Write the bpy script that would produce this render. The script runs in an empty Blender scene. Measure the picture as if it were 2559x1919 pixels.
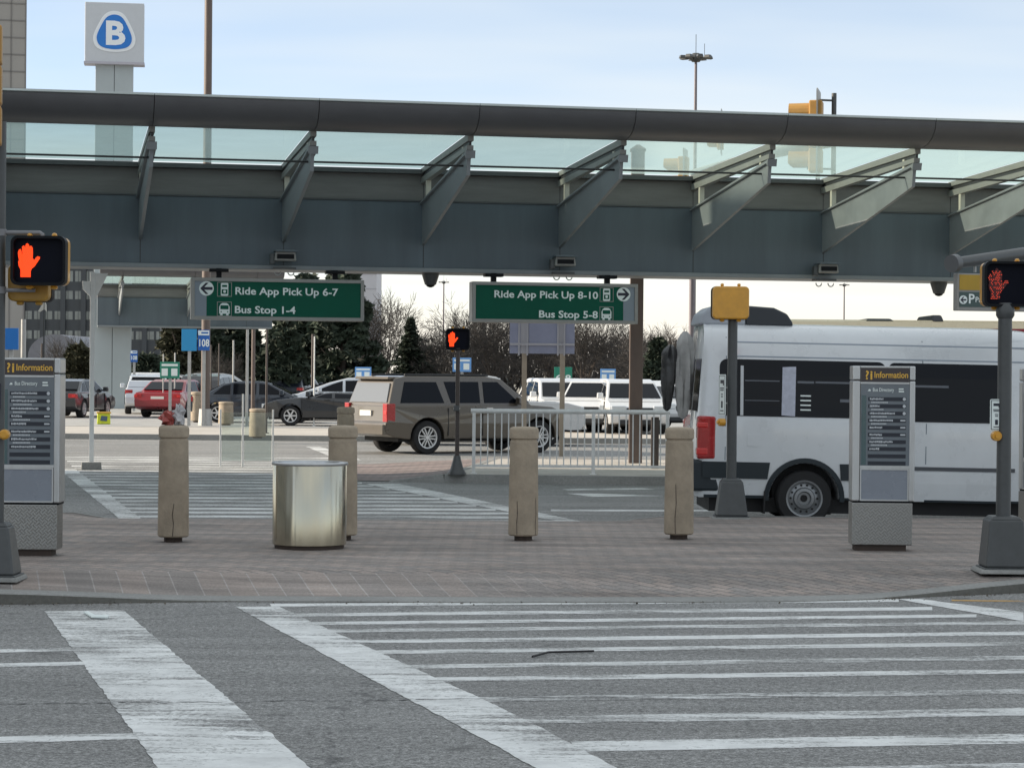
import bpy, bmesh, math, random
from mathutils import Vector, Matrix, Euler
random.seed(7)
C = bpy.context.scene.collection
SC = bpy.context.scene
PI = math.pi
R = math.radians
# ------------------------------------------------------------------ camera
F = 5700.0            # focal length in photo pixels (photo 2559 x 1919)
K = 2559 / 2212.0
ROLL, PITCH, CAMH = R(0.5), R(-0.30), 2.0
RM = (Matrix.Rotation(PI/2 + PITCH, 3, 'X') @ Matrix.Rotation(ROLL, 3, 'Z'))
cam_d = bpy.data.cameras.new('camera')
cam = bpy.data.objects.new('camera', cam_d); C.objects.link(cam)
cam.location = (0, 0, CAMH)
cam.rotation_euler = RM.to_euler()
cam_d.sensor_fit = 'HORIZONTAL'; cam_d.sensor_width = 36
cam_d.lens = 36 * F / 2559
cam_d.clip_end = 5000
SC.camera = cam

def ray(px, py):
    return RM @ Vector((px - 1279.5, -(py - 959.5), -F))
def AP(px, py, Y):                       # point on the plane at distance Y
    d = ray(px, py); t = Y / d.y
    return Vector((d.x*t, Y, CAMH + d.z*t))
def GP(px, py, z=0.0):                   # point on the ground at height z
    d = ray(px, py); t = (z - CAMH) / d.z
    return Vector((d.x*t, d.y*t, z))
def A(x, y, Y): return AP(x*K, y*K, Y)
def G(x, y, z=0.0): return GP(x*K, y*K, z)
def mpd(Y): return K * Y / F             # metres per display pixel

# ------------------------------------------------------------------ materials
def lin(c):
    return tuple(((v/255)/12.92 if v/255 <= .04045 else ((v/255+.055)/1.055)**2.4) for v in c)
MATS = {}
def mat(name, col, rough=.6, metal=0., var=0., vscale=6., bump=0., bscale=40., stretch=None, spec=.5, emit=None, estr=1., coat=0.):
    if name in MATS: return MATS[name]
    m = bpy.data.materials.new(name); m.use_nodes = True
    nt = m.node_tree; N = nt.nodes; L = nt.links
    b = N['Principled BSDF']
    b.inputs['Base Color'].default_value = (*col, 1)
    b.inputs['Roughness'].default_value = rough
    b.inputs['Metallic'].default_value = metal
    b.inputs['Specular IOR Level'].default_value = spec
    if coat: b.inputs['Coat Weight'].default_value = coat; b.inputs['Coat Roughness'].default_value = .06
    if emit:
        b.inputs['Emission Color'].default_value = (*emit, 1); b.inputs['Emission Strength'].default_value = estr
    if var or bump:
        tc = N.new('ShaderNodeTexCoord'); mp = N.new('ShaderNodeMapping')
        L.new(tc.outputs['Object'], mp.inputs['Vector'])
        if stretch: mp.inputs['Scale'].default_value = stretch
    if var:
        n = N.new('ShaderNodeTexNoise'); n.inputs['Scale'].default_value = vscale; n.inputs['Detail'].default_value = 6
        n.inputs['Roughness'].default_value = .65
        L.new(mp.outputs['Vector'], n.inputs['Vector'])
        mr = N.new('ShaderNodeMapRange'); mr.inputs['From Min'].default_value = .3; mr.inputs['From Max'].default_value = .7
        mr.inputs['To Min'].default_value = 1-var; mr.inputs['To Max'].default_value = 1+var
        L.new(n.outputs['Fac'], mr.inputs['Value'])
        mx = N.new('ShaderNodeVectorMath'); mx.operation = 'SCALE'
        mx.inputs[0].default_value = col
        L.new(mr.outputs['Result'], mx.inputs['Scale']); L.new(mx.outputs['Vector'], b.inputs['Base Color'])
        mr2 = N.new('ShaderNodeMapRange'); mr2.inputs['From Min'].default_value = .3; mr2.inputs['From Max'].default_value = .7
        mr2.inputs['To Min'].default_value = max(.02, rough-.1*min(1, var*4)); mr2.inputs['To Max'].default_value = min(1, rough+.1*min(1, var*4))
        L.new(n.outputs['Fac'], mr2.inputs['Value']); L.new(mr2.outputs['Result'], b.inputs['Roughness'])
    if bump:
        n2 = N.new('ShaderNodeTexNoise'); n2.inputs['Scale'].default_value = bscale; n2.inputs['Detail'].default_value = 4
        L.new(mp.outputs['Vector'], n2.inputs['Vector'])
        bp = N.new('ShaderNodeBump'); bp.inputs['Strength'].default_value = bump; bp.inputs['Distance'].default_value = .02
        L.new(n2.outputs['Fac'], bp.inputs['Height']); L.new(bp.outputs['Normal'], b.inputs['Normal'])
    MATS[name] = m
    return m

def nodes_of(m): return m.node_tree.nodes, m.node_tree.links
def mathn(N, L, op, a, b=None):
    n = N.new('ShaderNodeMath'); n.operation = op
    for i, v in enumerate((a, b)):
        if v is None: continue
        if isinstance(v, (int, float)): n.inputs[i].default_value = v
        else: L.new(v, n.inputs[i])
    return n.outputs[0]
def noise(N, L, vec, scale, detail=4, rough=.6):
    n = N.new('ShaderNodeTexNoise'); n.inputs['Scale'].default_value = scale; n.inputs['Detail'].default_value = detail
    n.inputs['Roughness'].default_value = rough
    L.new(vec, n.inputs['Vector']); return n.outputs['Fac']
def rng(N, L, v, a, b, c, d):
    n = N.new('ShaderNodeMapRange'); L.new(v, n.inputs['Value'])
    for k, x in zip(('From Min', 'From Max', 'To Min', 'To Max'), (a, b, c, d)): n.inputs[k].default_value = x
    return n.outputs['Result']
def mixc(N, L, f, a, b):
    n = N.new('ShaderNodeMix'); n.data_type = 'RGBA'
    if isinstance(f, (int, float)): n.inputs[0].default_value = f
    else: L.new(f, n.inputs[0])
    for i, v in ((6, a), (7, b)):
        if isinstance(v, tuple): n.inputs[i].default_value = (*v, 1) if len(v) == 3 else v
        else: L.new(v, n.inputs[i])
    return n.outputs[2]
def scalec(N, L, col, f):
    n = N.new('ShaderNodeVectorMath'); n.operation = 'SCALE'
    if isinstance(col, tuple): n.inputs[0].default_value = col[:3]
    else: L.new(col, n.inputs[0])
    L.new(f, n.inputs['Scale']); return n.outputs['Vector']
def worldpos(N, L, scale=None, rot=None):
    g = N.new('ShaderNodeNewGeometry')
    if not scale and not rot: return g.outputs['Position']
    mp = N.new('ShaderNodeMapping'); L.new(g.outputs['Position'], mp.inputs['Vector'])
    if scale: mp.inputs['Scale'].default_value = scale
    if rot: mp.inputs['Rotation'].default_value = rot
    return mp.outputs['Vector']

ASPH = (.205, .204, .199)
def asphalt_color(N, L, base=ASPH):
    p = worldpos(N, L)
    sp = noise(N, L, p, 34, 5, .75)
    sp2 = noise(N, L, p, 90, 2, .6)
    big = noise(N, L, worldpos(N, L, (.25, .9, 1)), .9, 5, .6)
    streak = noise(N, L, worldpos(N, L, (.12, 2.2, 1)), 1.4, 4, .6)
    f = mathn(N, L, 'MULTIPLY', rng(N, L, sp, .36, .64, .40, 1.65), rng(N, L, sp2, .36, .64, .62, 1.42))
    f = mathn(N, L, 'MULTIPLY', f, rng(N, L, noise(N, L, p, 15, 3, .6), .36, .64, .80, 1.20))
    f = mathn(N, L, 'MULTIPLY', f, rng(N, L, big, .3, .7, .80, 1.18))
    f = mathn(N, L, 'MULTIPLY', f, rng(N, L, streak, .3, .7, .84, 1.12))
    drip = noise(N, L, p, 2.6, 3, .5)
    f = mathn(N, L, 'MULTIPLY', f, rng(N, L, drip, .66, .74, 1.0, .62))
    return scalec(N, L, base, f), sp
def cracks(N, L, scale, width):
    wob = noise(N, L, worldpos(N, L), 3.0, 3, .6)
    g = worldpos(N, L)
    ad = N.new('ShaderNodeVectorMath'); ad.operation = 'ADD'; L.new(g, ad.inputs[0])
    sc = N.new('ShaderNodeCombineXYZ'); L.new(wob, sc.inputs[0]); L.new(wob, sc.inputs[1]); L.new(sc.outputs[0], ad.inputs[1])
    v = N.new('ShaderNodeTexVoronoi'); v.feature = 'DISTANCE_TO_EDGE'; v.inputs['Scale'].default_value = scale
    L.new(ad.outputs[0], v.inputs['Vector'])
    return rng(N, L, v.outputs['Distance'], 0, width, 1, 0)
def m_asphalt():
    m = mat('asphalt', ASPH, .85); N, L = nodes_of(m); b = N['Principled BSDF']
    c, sp = asphalt_color(N, L)
    cr = cracks(N, L, .15, .004)
    c = mixc(N, L, mathn(N, L, 'MULTIPLY', cr, .6), c, (.04, .04, .042))
    L.new(c, b.inputs['Base Color'])
    bp = N.new('ShaderNodeBump'); bp.inputs['Strength'].default_value = .5; bp.inputs['Distance'].default_value = .012
    L.new(sp, bp.inputs['Height']); L.new(bp.outputs['Normal'], b.inputs['Normal'])
    return m
def m_paint(name, col, wear=.5, rot=0.):
    m = mat(name, col, .7); N, L = nodes_of(m); b = N['Principled BSDF']
    a, sp = asphalt_color(N, L)
    p = worldpos(N, L)
    n1 = noise(N, L, worldpos(N, L, (.35, 2.4, 1)), 3.2, 8, .75)
    n2 = noise(N, L, p, 26, 5, .8)
    w = mathn(N, L, 'ADD', mathn(N, L, 'MULTIPLY', n1, .62), mathn(N, L, 'MULTIPLY', n2, .38))
    k = .462 + .09*(1-wear)
    w = mathn(N, L, 'ADD', w, mathn(N, L, 'MULTIPLY', mathn(N, L, 'SUBTRACT', noise(N, L, worldpos(N, L, (.5, .8, 1)), .9, 3, .6), .5), .38))
    f = rng(N, L, w, k-.03, k+.06, 0, 1)
    cr = cracks(N, L, .9, .006)
    f = mathn(N, L, 'MAXIMUM', f, mathn(N, L, 'MULTIPLY', cr, .6))
    dirt = rng(N, L, noise(N, L, p, 2.2, 8, .75), .32, .68, .70, 1.10)
    c = mixc(N, L, f, scalec(N, L, col, dirt), a)
    L.new(c, b.inputs['Base Color'])
    bp = N.new('ShaderNodeBump'); bp.inputs['Strength'].default_value = .35; bp.inputs['Distance'].default_value = .01
    L.new(sp, bp.inputs['Height']); L.new(bp.outputs['Normal'], b.inputs['Normal'])
    return m
def m_pavers(name, c1, c2, mortar, pinkfront=True):
    m = mat(name, c1, .8); N, L = nodes_of(m); b = N['Principled BSDF']
    def brick(rotz, w, h, ms, mc):
        t = N.new('ShaderNodeTexBrick')
        L.new(worldpos(N, L, None, (0, 0, rotz)), t.inputs['Vector'])
        t.inputs['Scale'].default_value = 1; t.inputs['Brick Width'].default_value = w; t.inputs['Row Height'].default_value = h
        t.inputs['Mortar Size'].default_value = ms; t.inputs['Color1'].default_value = (*c1, 1); t.inputs['Color2'].default_value = (*c2, 1)
        t.inputs['Mortar'].default_value = (*mc, 1); t.inputs['Bias'].default_value = 0; t.inputs['Mortar Smooth'].default_value = .3
        return t.outputs['Color'], t.outputs['Fac']
    ca, fa = brick(R(45), .24, .12, .010, tuple(v*.34 for v in mortar))
    p = worldpos(N, L)
    col, fac = ca, fa
    if pinkfront:
        cb, fb = brick(R(-103), 2.9, .235, .007, tuple(v*.98 for v in mortar))
        sx = N.new('ShaderNodeSeparateXYZ'); L.new(p, sx.inputs[0])
        yy = mathn(N, L, 'SUBTRACT', sx.outputs['Y'], mathn(N, L, 'MULTIPLY', sx.outputs['X'], .07))
        f = mathn(N, L, 'LESS_THAN', yy, 21.15)
        lefty = rng(N, L, sx.outputs['X'], -1.2, 1.4, 1, 0)
        f = mathn(N, L, 'MULTIPLY', f, lefty)
        col = mixc(N, L, f, ca, cb); 
    big = noise(N, L, worldpos(N, L, (.35, 1.3, 1)), 1.1, 6, .65)
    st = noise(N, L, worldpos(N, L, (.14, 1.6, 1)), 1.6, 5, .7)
    fine = noise(N, L, p, 45, 3, .7)
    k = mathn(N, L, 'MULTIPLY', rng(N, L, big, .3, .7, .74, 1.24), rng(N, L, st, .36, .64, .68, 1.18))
    k = mathn(N, L, 'MULTIPLY', k, rng(N, L, fine, .3, .7, .75, 1.25))
    L.new(scalec(N, L, col, k), b.inputs['Base Color'])
    bp = N.new('ShaderNodeBump'); bp.inputs['Strength'].default_value = .4; bp.inputs['Distance'].default_value = .01
    L.new(fine, bp.inputs['Height']); L.new(bp.outputs['Normal'], b.inputs['Normal'])
    return m
def m_concrete(name, col, joints=None, jrot=0.):
    m = mat(name, col, .85); N, L = nodes_of(m); b = N['Principled BSDF']
    p = worldpos(N, L)
    n1 = noise(N, L, p, .8, 6, .65); n2 = noise(N, L, p, 30, 4, .7)
    k = mathn(N, L, 'MULTIPLY', rng(N, L, n1, .3, .7, .82, 1.15), rng(N, L, n2, .3, .7, .82, 1.18))
    L.new(scalec(N, L, col, k), b.inputs['Base Color'])
    return m
def m_glass_roof():
    m = bpy.data.materials.new('canopy_glass'); m.use_nodes = True; N, L = nodes_of(m)
    N.remove(N['Principled BSDF']); out = N['Material Output']
    t = N.new('ShaderNodeBsdfTransparent'); t.inputs['Color'].default_value = (.85, .92, .90, 1)
    d = N.new('ShaderNodeBsdfTranslucent'); d.inputs['Color'].default_value = (.56, .66, .65, 1)
    g = N.new('ShaderNodeBsdfGlossy'); g.inputs['Roughness'].default_value = .05; g.inputs['Color'].default_value = (.85, .95, .92, 1)
    n = N.new('ShaderNodeTexNoise'); n.inputs['Scale'].default_value = 1.2; n.inputs['Detail'].default_value = 5
    tc = N.new('ShaderNodeTexCoord'); L.new(tc.outputs['Object'], n.inputs['Vector'])
    f = rng(N, L, n.outputs['Fac'], .3, .7, .27, .34)
    a = N.new('ShaderNodeMixShader'); L.new(f, a.inputs[0]); L.new(t.outputs[0], a.inputs[1]); L.new(d.outputs[0], a.inputs[2])
    c = N.new('ShaderNodeMixShader'); c.inputs[0].default_value = .06; L.new(a.outputs[0], c.inputs[1]); L.new(g.outputs[0], c.inputs[2])
    L.new(c.outputs[0], out.inputs['Surface'])
    return m
def m_clear_glass():
    m = bpy.data.materials.new('clear_glass'); m.use_nodes = True; N, L = nodes_of(m)
    N.remove(N['Principled BSDF']); out = N['Material Output']
    t = N.new('ShaderNodeBsdfTransparent'); t.inputs['Color'].default_value = (.9, .95, .93, 1)
    g = N.new('ShaderNodeBsdfGlossy'); g.inputs['Roughness'].default_value = .03
    c = N.new('ShaderNodeMixShader'); c.inputs[0].default_value = .12; L.new(t.outputs[0], c.inputs[1]); L.new(g.outputs[0], c.inputs[2])
    L.new(c.outputs[0], out.inputs['Surface'])
    return m

# ------------------------------------------------------------------ mesh builder
class MB:
    def __init__(s): s.b = bmesh.new(); s.M = Matrix.Identity(4)
    def v(s, co): return s.b.verts.new(s.M @ Vector(co))
    def face(s, pts):
        try: return s.b.faces.new([s.v(p) for p in pts])
        except ValueError: return None
    def box(s, x0, y0, z0, x1, y1, z1, taper=0., bev=0.):
        tx = (x1-x0)*taper/2; ty = (y1-y0)*taper/2
        vs = [s.v(p) for p in ((x0, y0, z0), (x1, y0, z0), (x1, y1, z0), (x0, y1, z0),
              (x0+tx, y0+ty, z1), (x1-tx, y0+ty, z1), (x1-tx, y1-ty, z1), (x0+tx, y1-ty, z1))]
        fs = [s.b.faces.new([vs[i] for i in q]) for q in ((3, 2, 1, 0), (4, 5, 6, 7), (0, 1, 5, 4), (1, 2, 6, 5), (2, 3, 7, 6), (3, 0, 4, 7))]
        if bev:
            es = list({e for f in fs for e in f.edges})
            bmesh.ops.bevel(s.b, geom=es, offset=bev, segments=2, profile=.5, affect='EDGES')
        return s
    def lathe(s, prof, cx=0, cy=0, n=24, axis='z', cz=0, caps=True):
        rings = []
        for r, h in prof:
            ring = []
            for i in range(n):
                a = 2*PI*i/n
                if axis == 'z': p = (cx + r*math.cos(a), cy + r*math.sin(a), cz + h)
                elif axis == 'y': p = (cx + r*math.cos(a), cy + h, cz + r*math.sin(a))
                else: p = (cx + h, cy + r*math.cos(a), cz + r*math.sin(a))
                ring.append(s.v(p))
            rings.append(ring)
        for a, c in zip(rings, rings[1:]):
            for i in range(n):
                j = (i+1) % n
                s.b.faces.new((a[i], a[j], c[j], c[i]))
        for ring in ((rings[0], rings[-1]) if caps else ()):
            if prof[0 if ring is rings[0] else -1][0] > 1e-4: s.b.faces.new(ring)
        return s
    def cyl(s, cx, cy, z0, z1, r, r2=None, n=20):
        return s.lathe([(r, z0), (r if r2 is None else r2, z1)], cx, cy, n)
    def tube(s, pts, r, n=10, r2=None):
        pts = [Vector(p) for p in pts]; rings = []
        for i, p in enumerate(pts):
            d = (pts[min(i+1, len(pts)-1)] - pts[max(i-1, 0)])
            if d.length < 1e-9: d = Vector((0, 0, 1))
            d.normalize()
            u = d.cross(Vector((0, 0, 1)) if abs(d.z) < .95 else Vector((1, 0, 0))).normalized(); w = d.cross(u)
            rr = r if r2 is None else r + (r2-r)*i/(len(pts)-1)
            rings.append([s.v(p + rr*(math.cos(2*PI*k/n)*u + math.sin(2*PI*k/n)*w)) for k in range(n)])
        for a, c in zip(rings, rings[1:]):
            for k in range(n):
                j = (k+1) % n; s.b.faces.new((a[k], a[j], c[j], c[k]))
        if n > 2:
            s.b.faces.new(rings[0]); s.b.faces.new(rings[-1])
        return s
    def prism(s, poly, d0, d1, fn=None):
        """poly in (a,b); fn(a,b,d)->xyz; default a=x, b=z, d=y"""
        fn = fn or (lambda a, b, d: (a, d, b))
        A0 = [s.v(fn(a, b, d0)) for a, b in poly]; A1 = [s.v(fn(a, b, d1)) for a, b in poly]
        n = len(poly); fs = []
        fs.append(s.b.faces.new(A0)); fs.append(s.b.faces.new(A1[::-1]))
        for i in range(n):
            j = (i+1) % n; fs.append(s.b.faces.new((A0[j], A0[i], A1[i], A1[j])))
        return fs
    def build(s, name, m, parent=None, smooth=False, bev=0., seg=2, angle=40):
        if bev:
            bmesh.ops.remove_doubles(s.b, verts=s.b.verts, dist=1e-5)
            bmesh.ops.recalc_face_normals(s.b, faces=s.b.faces)
            es = [e for e in s.b.edges if len(e.link_faces) == 2 and e.calc_face_angle(0) > R(30)]
            bmesh.ops.bevel(s.b, geom=es, offset=bev, segments=seg, profile=.5, affect='EDGES', clamp_overlap=True)
        bmesh.ops.recalc_face_normals(s.b, faces=s.b.faces)
        big = [f for f in s.b.faces if len(f.verts) > 4]
        if big: bmesh.ops.triangulate(s.b, faces=big)
        me = bpy.data.meshes.new(name); s.b.to_mesh(me); s.b.free()
        if smooth:
            for p in me.polygons: p.use_smooth = True
            try: me.set_sharp_from_angle(angle=R(angle))
            except Exception: pass
        me.materials.append(m)
        o = bpy.data.objects.new(name, me); C.objects.link(o)
        if parent: o.parent = parent
        return o
def rrect(x0, z0, x1, z1, r, n=5):
    p = []
    for cx, cz, a0 in ((x1-r, z1-r, 0), (x0+r, z1-r, 90), (x0+r, z0+r, 180), (x1-r, z0+r, 270)):
        for i in range(n+1):
            a = R(a0 + 90*i/n); p.append((cx + r*math.cos(a), cz + r*math.sin(a)))
    return p
def thing(name, label, cat, loc=(0, 0, 0), rz=0., group=None):
    o = bpy.data.objects.new(name, None); C.objects.link(o)
    o.location = loc; o.rotation_euler = (0, 0, rz); o['label'] = label; o['category'] = cat; o.empty_display_size = .2
    if group: o['group'] = group
    return o
def tag(o, label, cat, group=None):
    o['label'] = label; o['category'] = cat
    if group: o['group'] = group
    return o
def struct(o): o['kind'] = 'structure'; return o
def kids(o): return [c for c in bpy.data.objects if c.parent == o]
def dup(o, loc=None, rz=None, label=None, scale=None, parent=None):
    c = o.copy(); C.objects.link(c)
    if parent: c.parent = parent
    if loc is not None: c.location = loc
    if rz is not None: c.rotation_euler = (0, 0, rz)
    if scale is not None: c.scale = scale if hasattr(scale, '__len__') else (scale,)*3
    if label: c['label'] = label
    for k in kids(o): dup(k, parent=c)
    return c
def text_mb(mb, s, size, x, z, y, align='LEFT', bold=.0, fn=None, width=None):
    cu = bpy.data.curves.new('lettering', 'FONT'); cu.body = s; cu.size = size; cu.align_x = align; cu.offset = bold*size
    cu.resolution_u = 3
    o = bpy.data.objects.new('lettering', cu); C.objects.link(o)
    dg = bpy.context.evaluated_depsgraph_get(); dg.update()
    me = bpy.data.meshes.new_from_object(o.evaluated_get(dg))
    sx = 1.
    if width and len(me.vertices):
        xs = [v.co.x for v in me.vertices]; sx = width/(max(xs)-min(xs))
    fn = fn or (lambda a, b: (a, y, b))
    vs = [mb.v(fn(x + v.co.x*sx, z + v.co.y)) for v in me.vertices]
    for p in me.polygons:
        try: mb.b.faces.new([vs[i] for i in p.vertices])
        except ValueError: pass
    bpy.data.objects.remove(o); bpy.data.curves.remove(cu); bpy.data.meshes.remove(me)
# ------------------------------------------------------------------ common materials
asphalt = m_asphalt()
paint_w = m_paint('road_paint', (.70, .71, .70), .55)
paint_solid = m_paint('road_paint_fresh', (.74, .75, .74), .30)
paint_worn = m_paint('road_paint_worn', (.68, .69, .68), .80)
paint_y = m_paint('road_paint_yellow', (.55, .30, .05), .5)
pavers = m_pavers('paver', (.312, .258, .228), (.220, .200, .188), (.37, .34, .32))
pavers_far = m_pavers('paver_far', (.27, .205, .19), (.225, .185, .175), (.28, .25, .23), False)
conc = m_concrete('concrete_kerb', (.25, .25, .24))
conc_pave = m_concrete('concrete_pavement', (.43, .40, .36))
conc_lot = m_concrete('concrete_lot', (.34, .335, .325))
bollard_m = mat('bollard_concrete', (.33, .272, .205), .85, var=.22, vscale=5, bump=.35, bscale=60)
rust_m = mat('rusted_core', (.05, .035, .028), .8, var=.3)
dark_pole = mat('dark_grey_paint', (.060, .064, .066), .42, var=.14, vscale=9)
brown_pole = mat('brown_steel', (.115, .085, .072), .5, var=.16, vscale=4, stretch=(1, 1, .3))
brown_dark = mat('dark_brown_steel', (.055, .042, .037), .5, var=.2, vscale=4, stretch=(3, 3, .3))
galv = mat('galvanised_steel', (.40, .40, .39), .45, .3, var=.12, vscale=8)
white_steel = mat('white_painted_steel', (.74, .74, .72), .4, var=.06, vscale=10)
white_fence = mat('fence_paint', (.66, .665, .66), .45, var=.1, vscale=10)
stainless = mat('stainless_steel', (.50, .462, .365), .19, 1., var=.05, vscale=10, stretch=(1, 1, .05))
alu = mat('anodised_aluminium', (.50, .51, .52), .33, .85, var=.08, vscale=9, stretch=(1, 1, .2))
black_plastic = mat('black_plastic', (.006, .007, .009), .5, spec=.15)
black_matte = mat('black_rubber', (.016, .016, .017), .75, var=.2)
signal_face = mat('signal_face', (.003, .004, .010), .5, spec=.1)
amber_m = mat('amber_enamel', (.60, .29, .022), .38, var=.1, vscale=8, coat=.3)
amber_shaded = mat('amber_enamel_shaded', (.36, .20, .03), .5, var=.2, vscale=7)  # darker amber copy, the rear head's shade is put into its colour
hand_m = mat('lit_hand', (.4, .02, 0), .5, emit=(1., .055, .001), estr=.64)
hand_dim = mat('dim_hand', (.03, .002, .002), .5, emit=(1., .01, .006), estr=.010)
led_dot = mat('led_dot', (.1, .01, .005), .5, emit=(1., .075, .03), estr=.48)
teal_wall = mat('canopy_blue_grey', (.108, .131, .152), .5, var=.15, vscale=1.3, stretch=(1.2, 1, .14), spec=.3)
band_m = mat('canopy_taupe', (.165, .160, .154), .55, var=.16, vscale=2.5, stretch=(.4, 1, 3))
ledge_m = mat('canopy_ledge', (.085, .088, .09), .5, var=.1)
fascia_m = mat('canopy_fascia', (.098, .098, .104), .42, var=.10, vscale=1.6, spec=.4)
trim_m = mat('canopy_trim', (.46, .50, .49), .35, .3, var=.06)
bracket_m = mat('bracket_grey', (.215, .232, .244), .5, var=.1, vscale=2)
rafter_m = mat('rafter_grey', (.235, .235, .22), .5, var=.08)
rafter_d = mat('rafter_dark', (.03, .03, .032), .5)
stub_m = mat('stub_post_cream', (.55, .52, .44), .5, var=.06)
glass_roof = m_glass_roof(); clear_glass = m_clear_glass()
sign_frame_m = mat('sign_frame_grey', (.27, .265, .25), .45, .2, var=.06)
sign_green = mat('sign_green', (.002, .085, .052), .6, spec=.2, var=.07, vscale=2)
sign_grey = mat('sign_slate', (.215, .25, .29), .5)
letter_w = mat('lettering_white', (.74, .80, .78), .5)
letter_dk = mat('lettering_dark', (.012, .014, .03), .5)
blue_sign = mat('sign_blue', (.012, .11, .42), .45)
cyan_sign = mat('sign_cyan', (.02, .25, .52), .45)
green_small = mat('small_sign_green', (.012, .20, .13), .45)
pylon_m = mat('pylon_panel', (.38, .42, .43), .45, .1, var=.06, vscale=.6)
cab_m = mat('cabinet_white', (.52, .54, .57), .45, var=.03)
logo_w = mat('logo_white', (.78, .80, .82), .45)
logo_b = mat('logo_blue', (.012, .17, .56), .4)

# ------------------------------------------------------------------ ground, roads, pavements
def sheet(name, pts, m):
    mb = MB(); mb.face(pts); return struct(mb.build(name, m))
gm = m_concrete('dry_ground', (.24, .22, .18))
sheet('ground', [(-2500, -300, -.03), (2500, -300, -.03), (2500, 4000, -.03), (-2500, 4000, -.03)], gm)
sheet('road', [(-120, -40, 0), (120, -40, 0), (120, 64.4, 0), (-120, 64.4, 0)], asphalt)

def interp(tab, x):
    if x <= tab[0][0]: return tab[0][1]
    for (a, b), (c, d) in zip(tab, tab[1:]):
        if x <= c: return b + (d-b)*(x-a)/(c-a)
    return tab[-1][1]
def sm(t): t = min(1, max(0, t)); return t*t*(3-2*t)
FRONT = [(-20, 18.2), (-8, 18.8), (-4.3, 19.27), (-2.36, 19.67), (0, 19.76), (2.2, 20.0), (3.1, 20.25), (3.7, 20.6), (4.75, 21.1), (8, 23), (11, 25), (20, 28)]
BACK = [(-20, 29.0), (-4, 29.4), (1.2, 29.6), (3, 29.7), (20, 29.85)]
def isl_h(x, y):
    yf, yb = interp(FRONT, x), interp(BACK, x)
    wf = sm((x+4.7)/2.4) * sm((5.2-x)/2.2)
    wb = sm((x+5.6)/.8) * sm((1.9-x)/.8)
    hf = .012 + .138*sm((y-yf)/1.7); hb = .012 + .138*sm((yb-y)/1.2)
    h = min(.15, .10 + .05*sm((y-yf)/1.5))
    h = h*(1-wf) + min(h, hf)*wf
    return h*(1-wb) + min(h, hb)*wb
XS = [-20+i*.4 for i in range(101)]
KW = .26
mb = MB(); rows = []
for x in XS:
    yf, yb = interp(FRONT, x)+KW, interp(BACK, x)-.16
    rows.append([mb.v((x, yf+(yb-yf)*j/22, isl_h(x, yf+(yb-yf)*j/22))) for j in range(23)])
for a, b in zip(rows, rows[1:]):
    for j in range(22): mb.b.faces.new((a[j], b[j], b[j+1], a[j+1]))
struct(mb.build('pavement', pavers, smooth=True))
mb = MB(); fr = []
for x in XS:
    yf = interp(FRONT, x); h = isl_h(x, yf)+.004
    fr.append([mb.v(p) for p in ((x, yf-.02, 0.001), (x, yf, h-.01), (x, yf+.02, h), (x, yf+KW+.002, isl_h(x, yf+KW)+.004))])
for a, b in zip(fr, fr[1:]):
    for j in range(1, 3): mb.b.faces.new((a[j], b[j], b[j+1], a[j+1]))
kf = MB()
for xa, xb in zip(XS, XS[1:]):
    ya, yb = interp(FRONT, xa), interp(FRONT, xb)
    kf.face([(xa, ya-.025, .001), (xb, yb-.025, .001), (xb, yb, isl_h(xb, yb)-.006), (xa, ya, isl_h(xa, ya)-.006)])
struct(kf.build('kerb', m_concrete('shaded_kerb_face', (.095, .092, .082))))  # face darker than the kerb top, its shade put into the colour
bk = []
for x in XS:
    yb = interp(BACK, x); h = isl_h(x, yb)+.004
    bk.append([mb.v(p) for p in ((x, yb-.162, isl_h(x, yb-.16)+.004), (x, yb-.02, h), (x, yb, h-.01), (x, yb+.02, .001))])
for a, b in zip(bk, bk[1:]):
    for j in range(3): mb.b.faces.new((a[j], b[j], b[j+1], a[j+1]))
struct(mb.build('kerb', conc))

def slab(name, poly, m, z=.15, kerb=True):
    mb = MB(); mb.face([(x, y, z) for x, y in poly]); struct(mb.build(name, m))
    if kerb:
        k = MB(); n = len(poly); cx = sum(p[0] for p in poly)/n; cy = sum(p[1] for p in poly)/n
        for i in range(n):
            (x0, y0), (x1, y1) = poly[i], poly[(i+1) % n]
            d = Vector((x1-x0, y1-y0)); L_ = d.length; nn = Vector((d.y, -d.x))/L_
            if nn.dot(Vector(((x0+x1)/2-cx, (y0+y1)/2-cy))) < 0: nn = -nn
            q = nn*.02; w = nn*-.15
            k.face([(x0+q.x, y0+q.y, 0), (x1+q.x, y1+q.y, 0), (x1, y1, z+.004), (x0, y0, z+.004)])
            k.face([(x0, y0, z+.004), (x1, y1, z+.004), (x1+w.x, y1+w.y, z+.006), (x0+w.x, y0+w.y, z+.006)])
        struct(k.build('kerb', conc))
slab('far_pavement', [(-1.2, 41.0), (2.4, 40.7), (30, 41.2), (30, 49.4), (-.4, 49.0)], conc_pave)
mb = MB()
for a, b in [((-1.22, 41.0), (-.42, 49.0))]:
    mb.face([(-3.3, 41.6, .012), (-2.2, 41.2, .012), (-3.0, 48.7, .012), (-4.0, 48.6, .012)]); mb.face([(-2.2, 41.2, .012), (-1.22, 41.0, .152), (-.42, 49.0, .152), (-3.0, 48.7, .012)])
struct(mb.build('brick_pavement', pavers_far))
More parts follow.
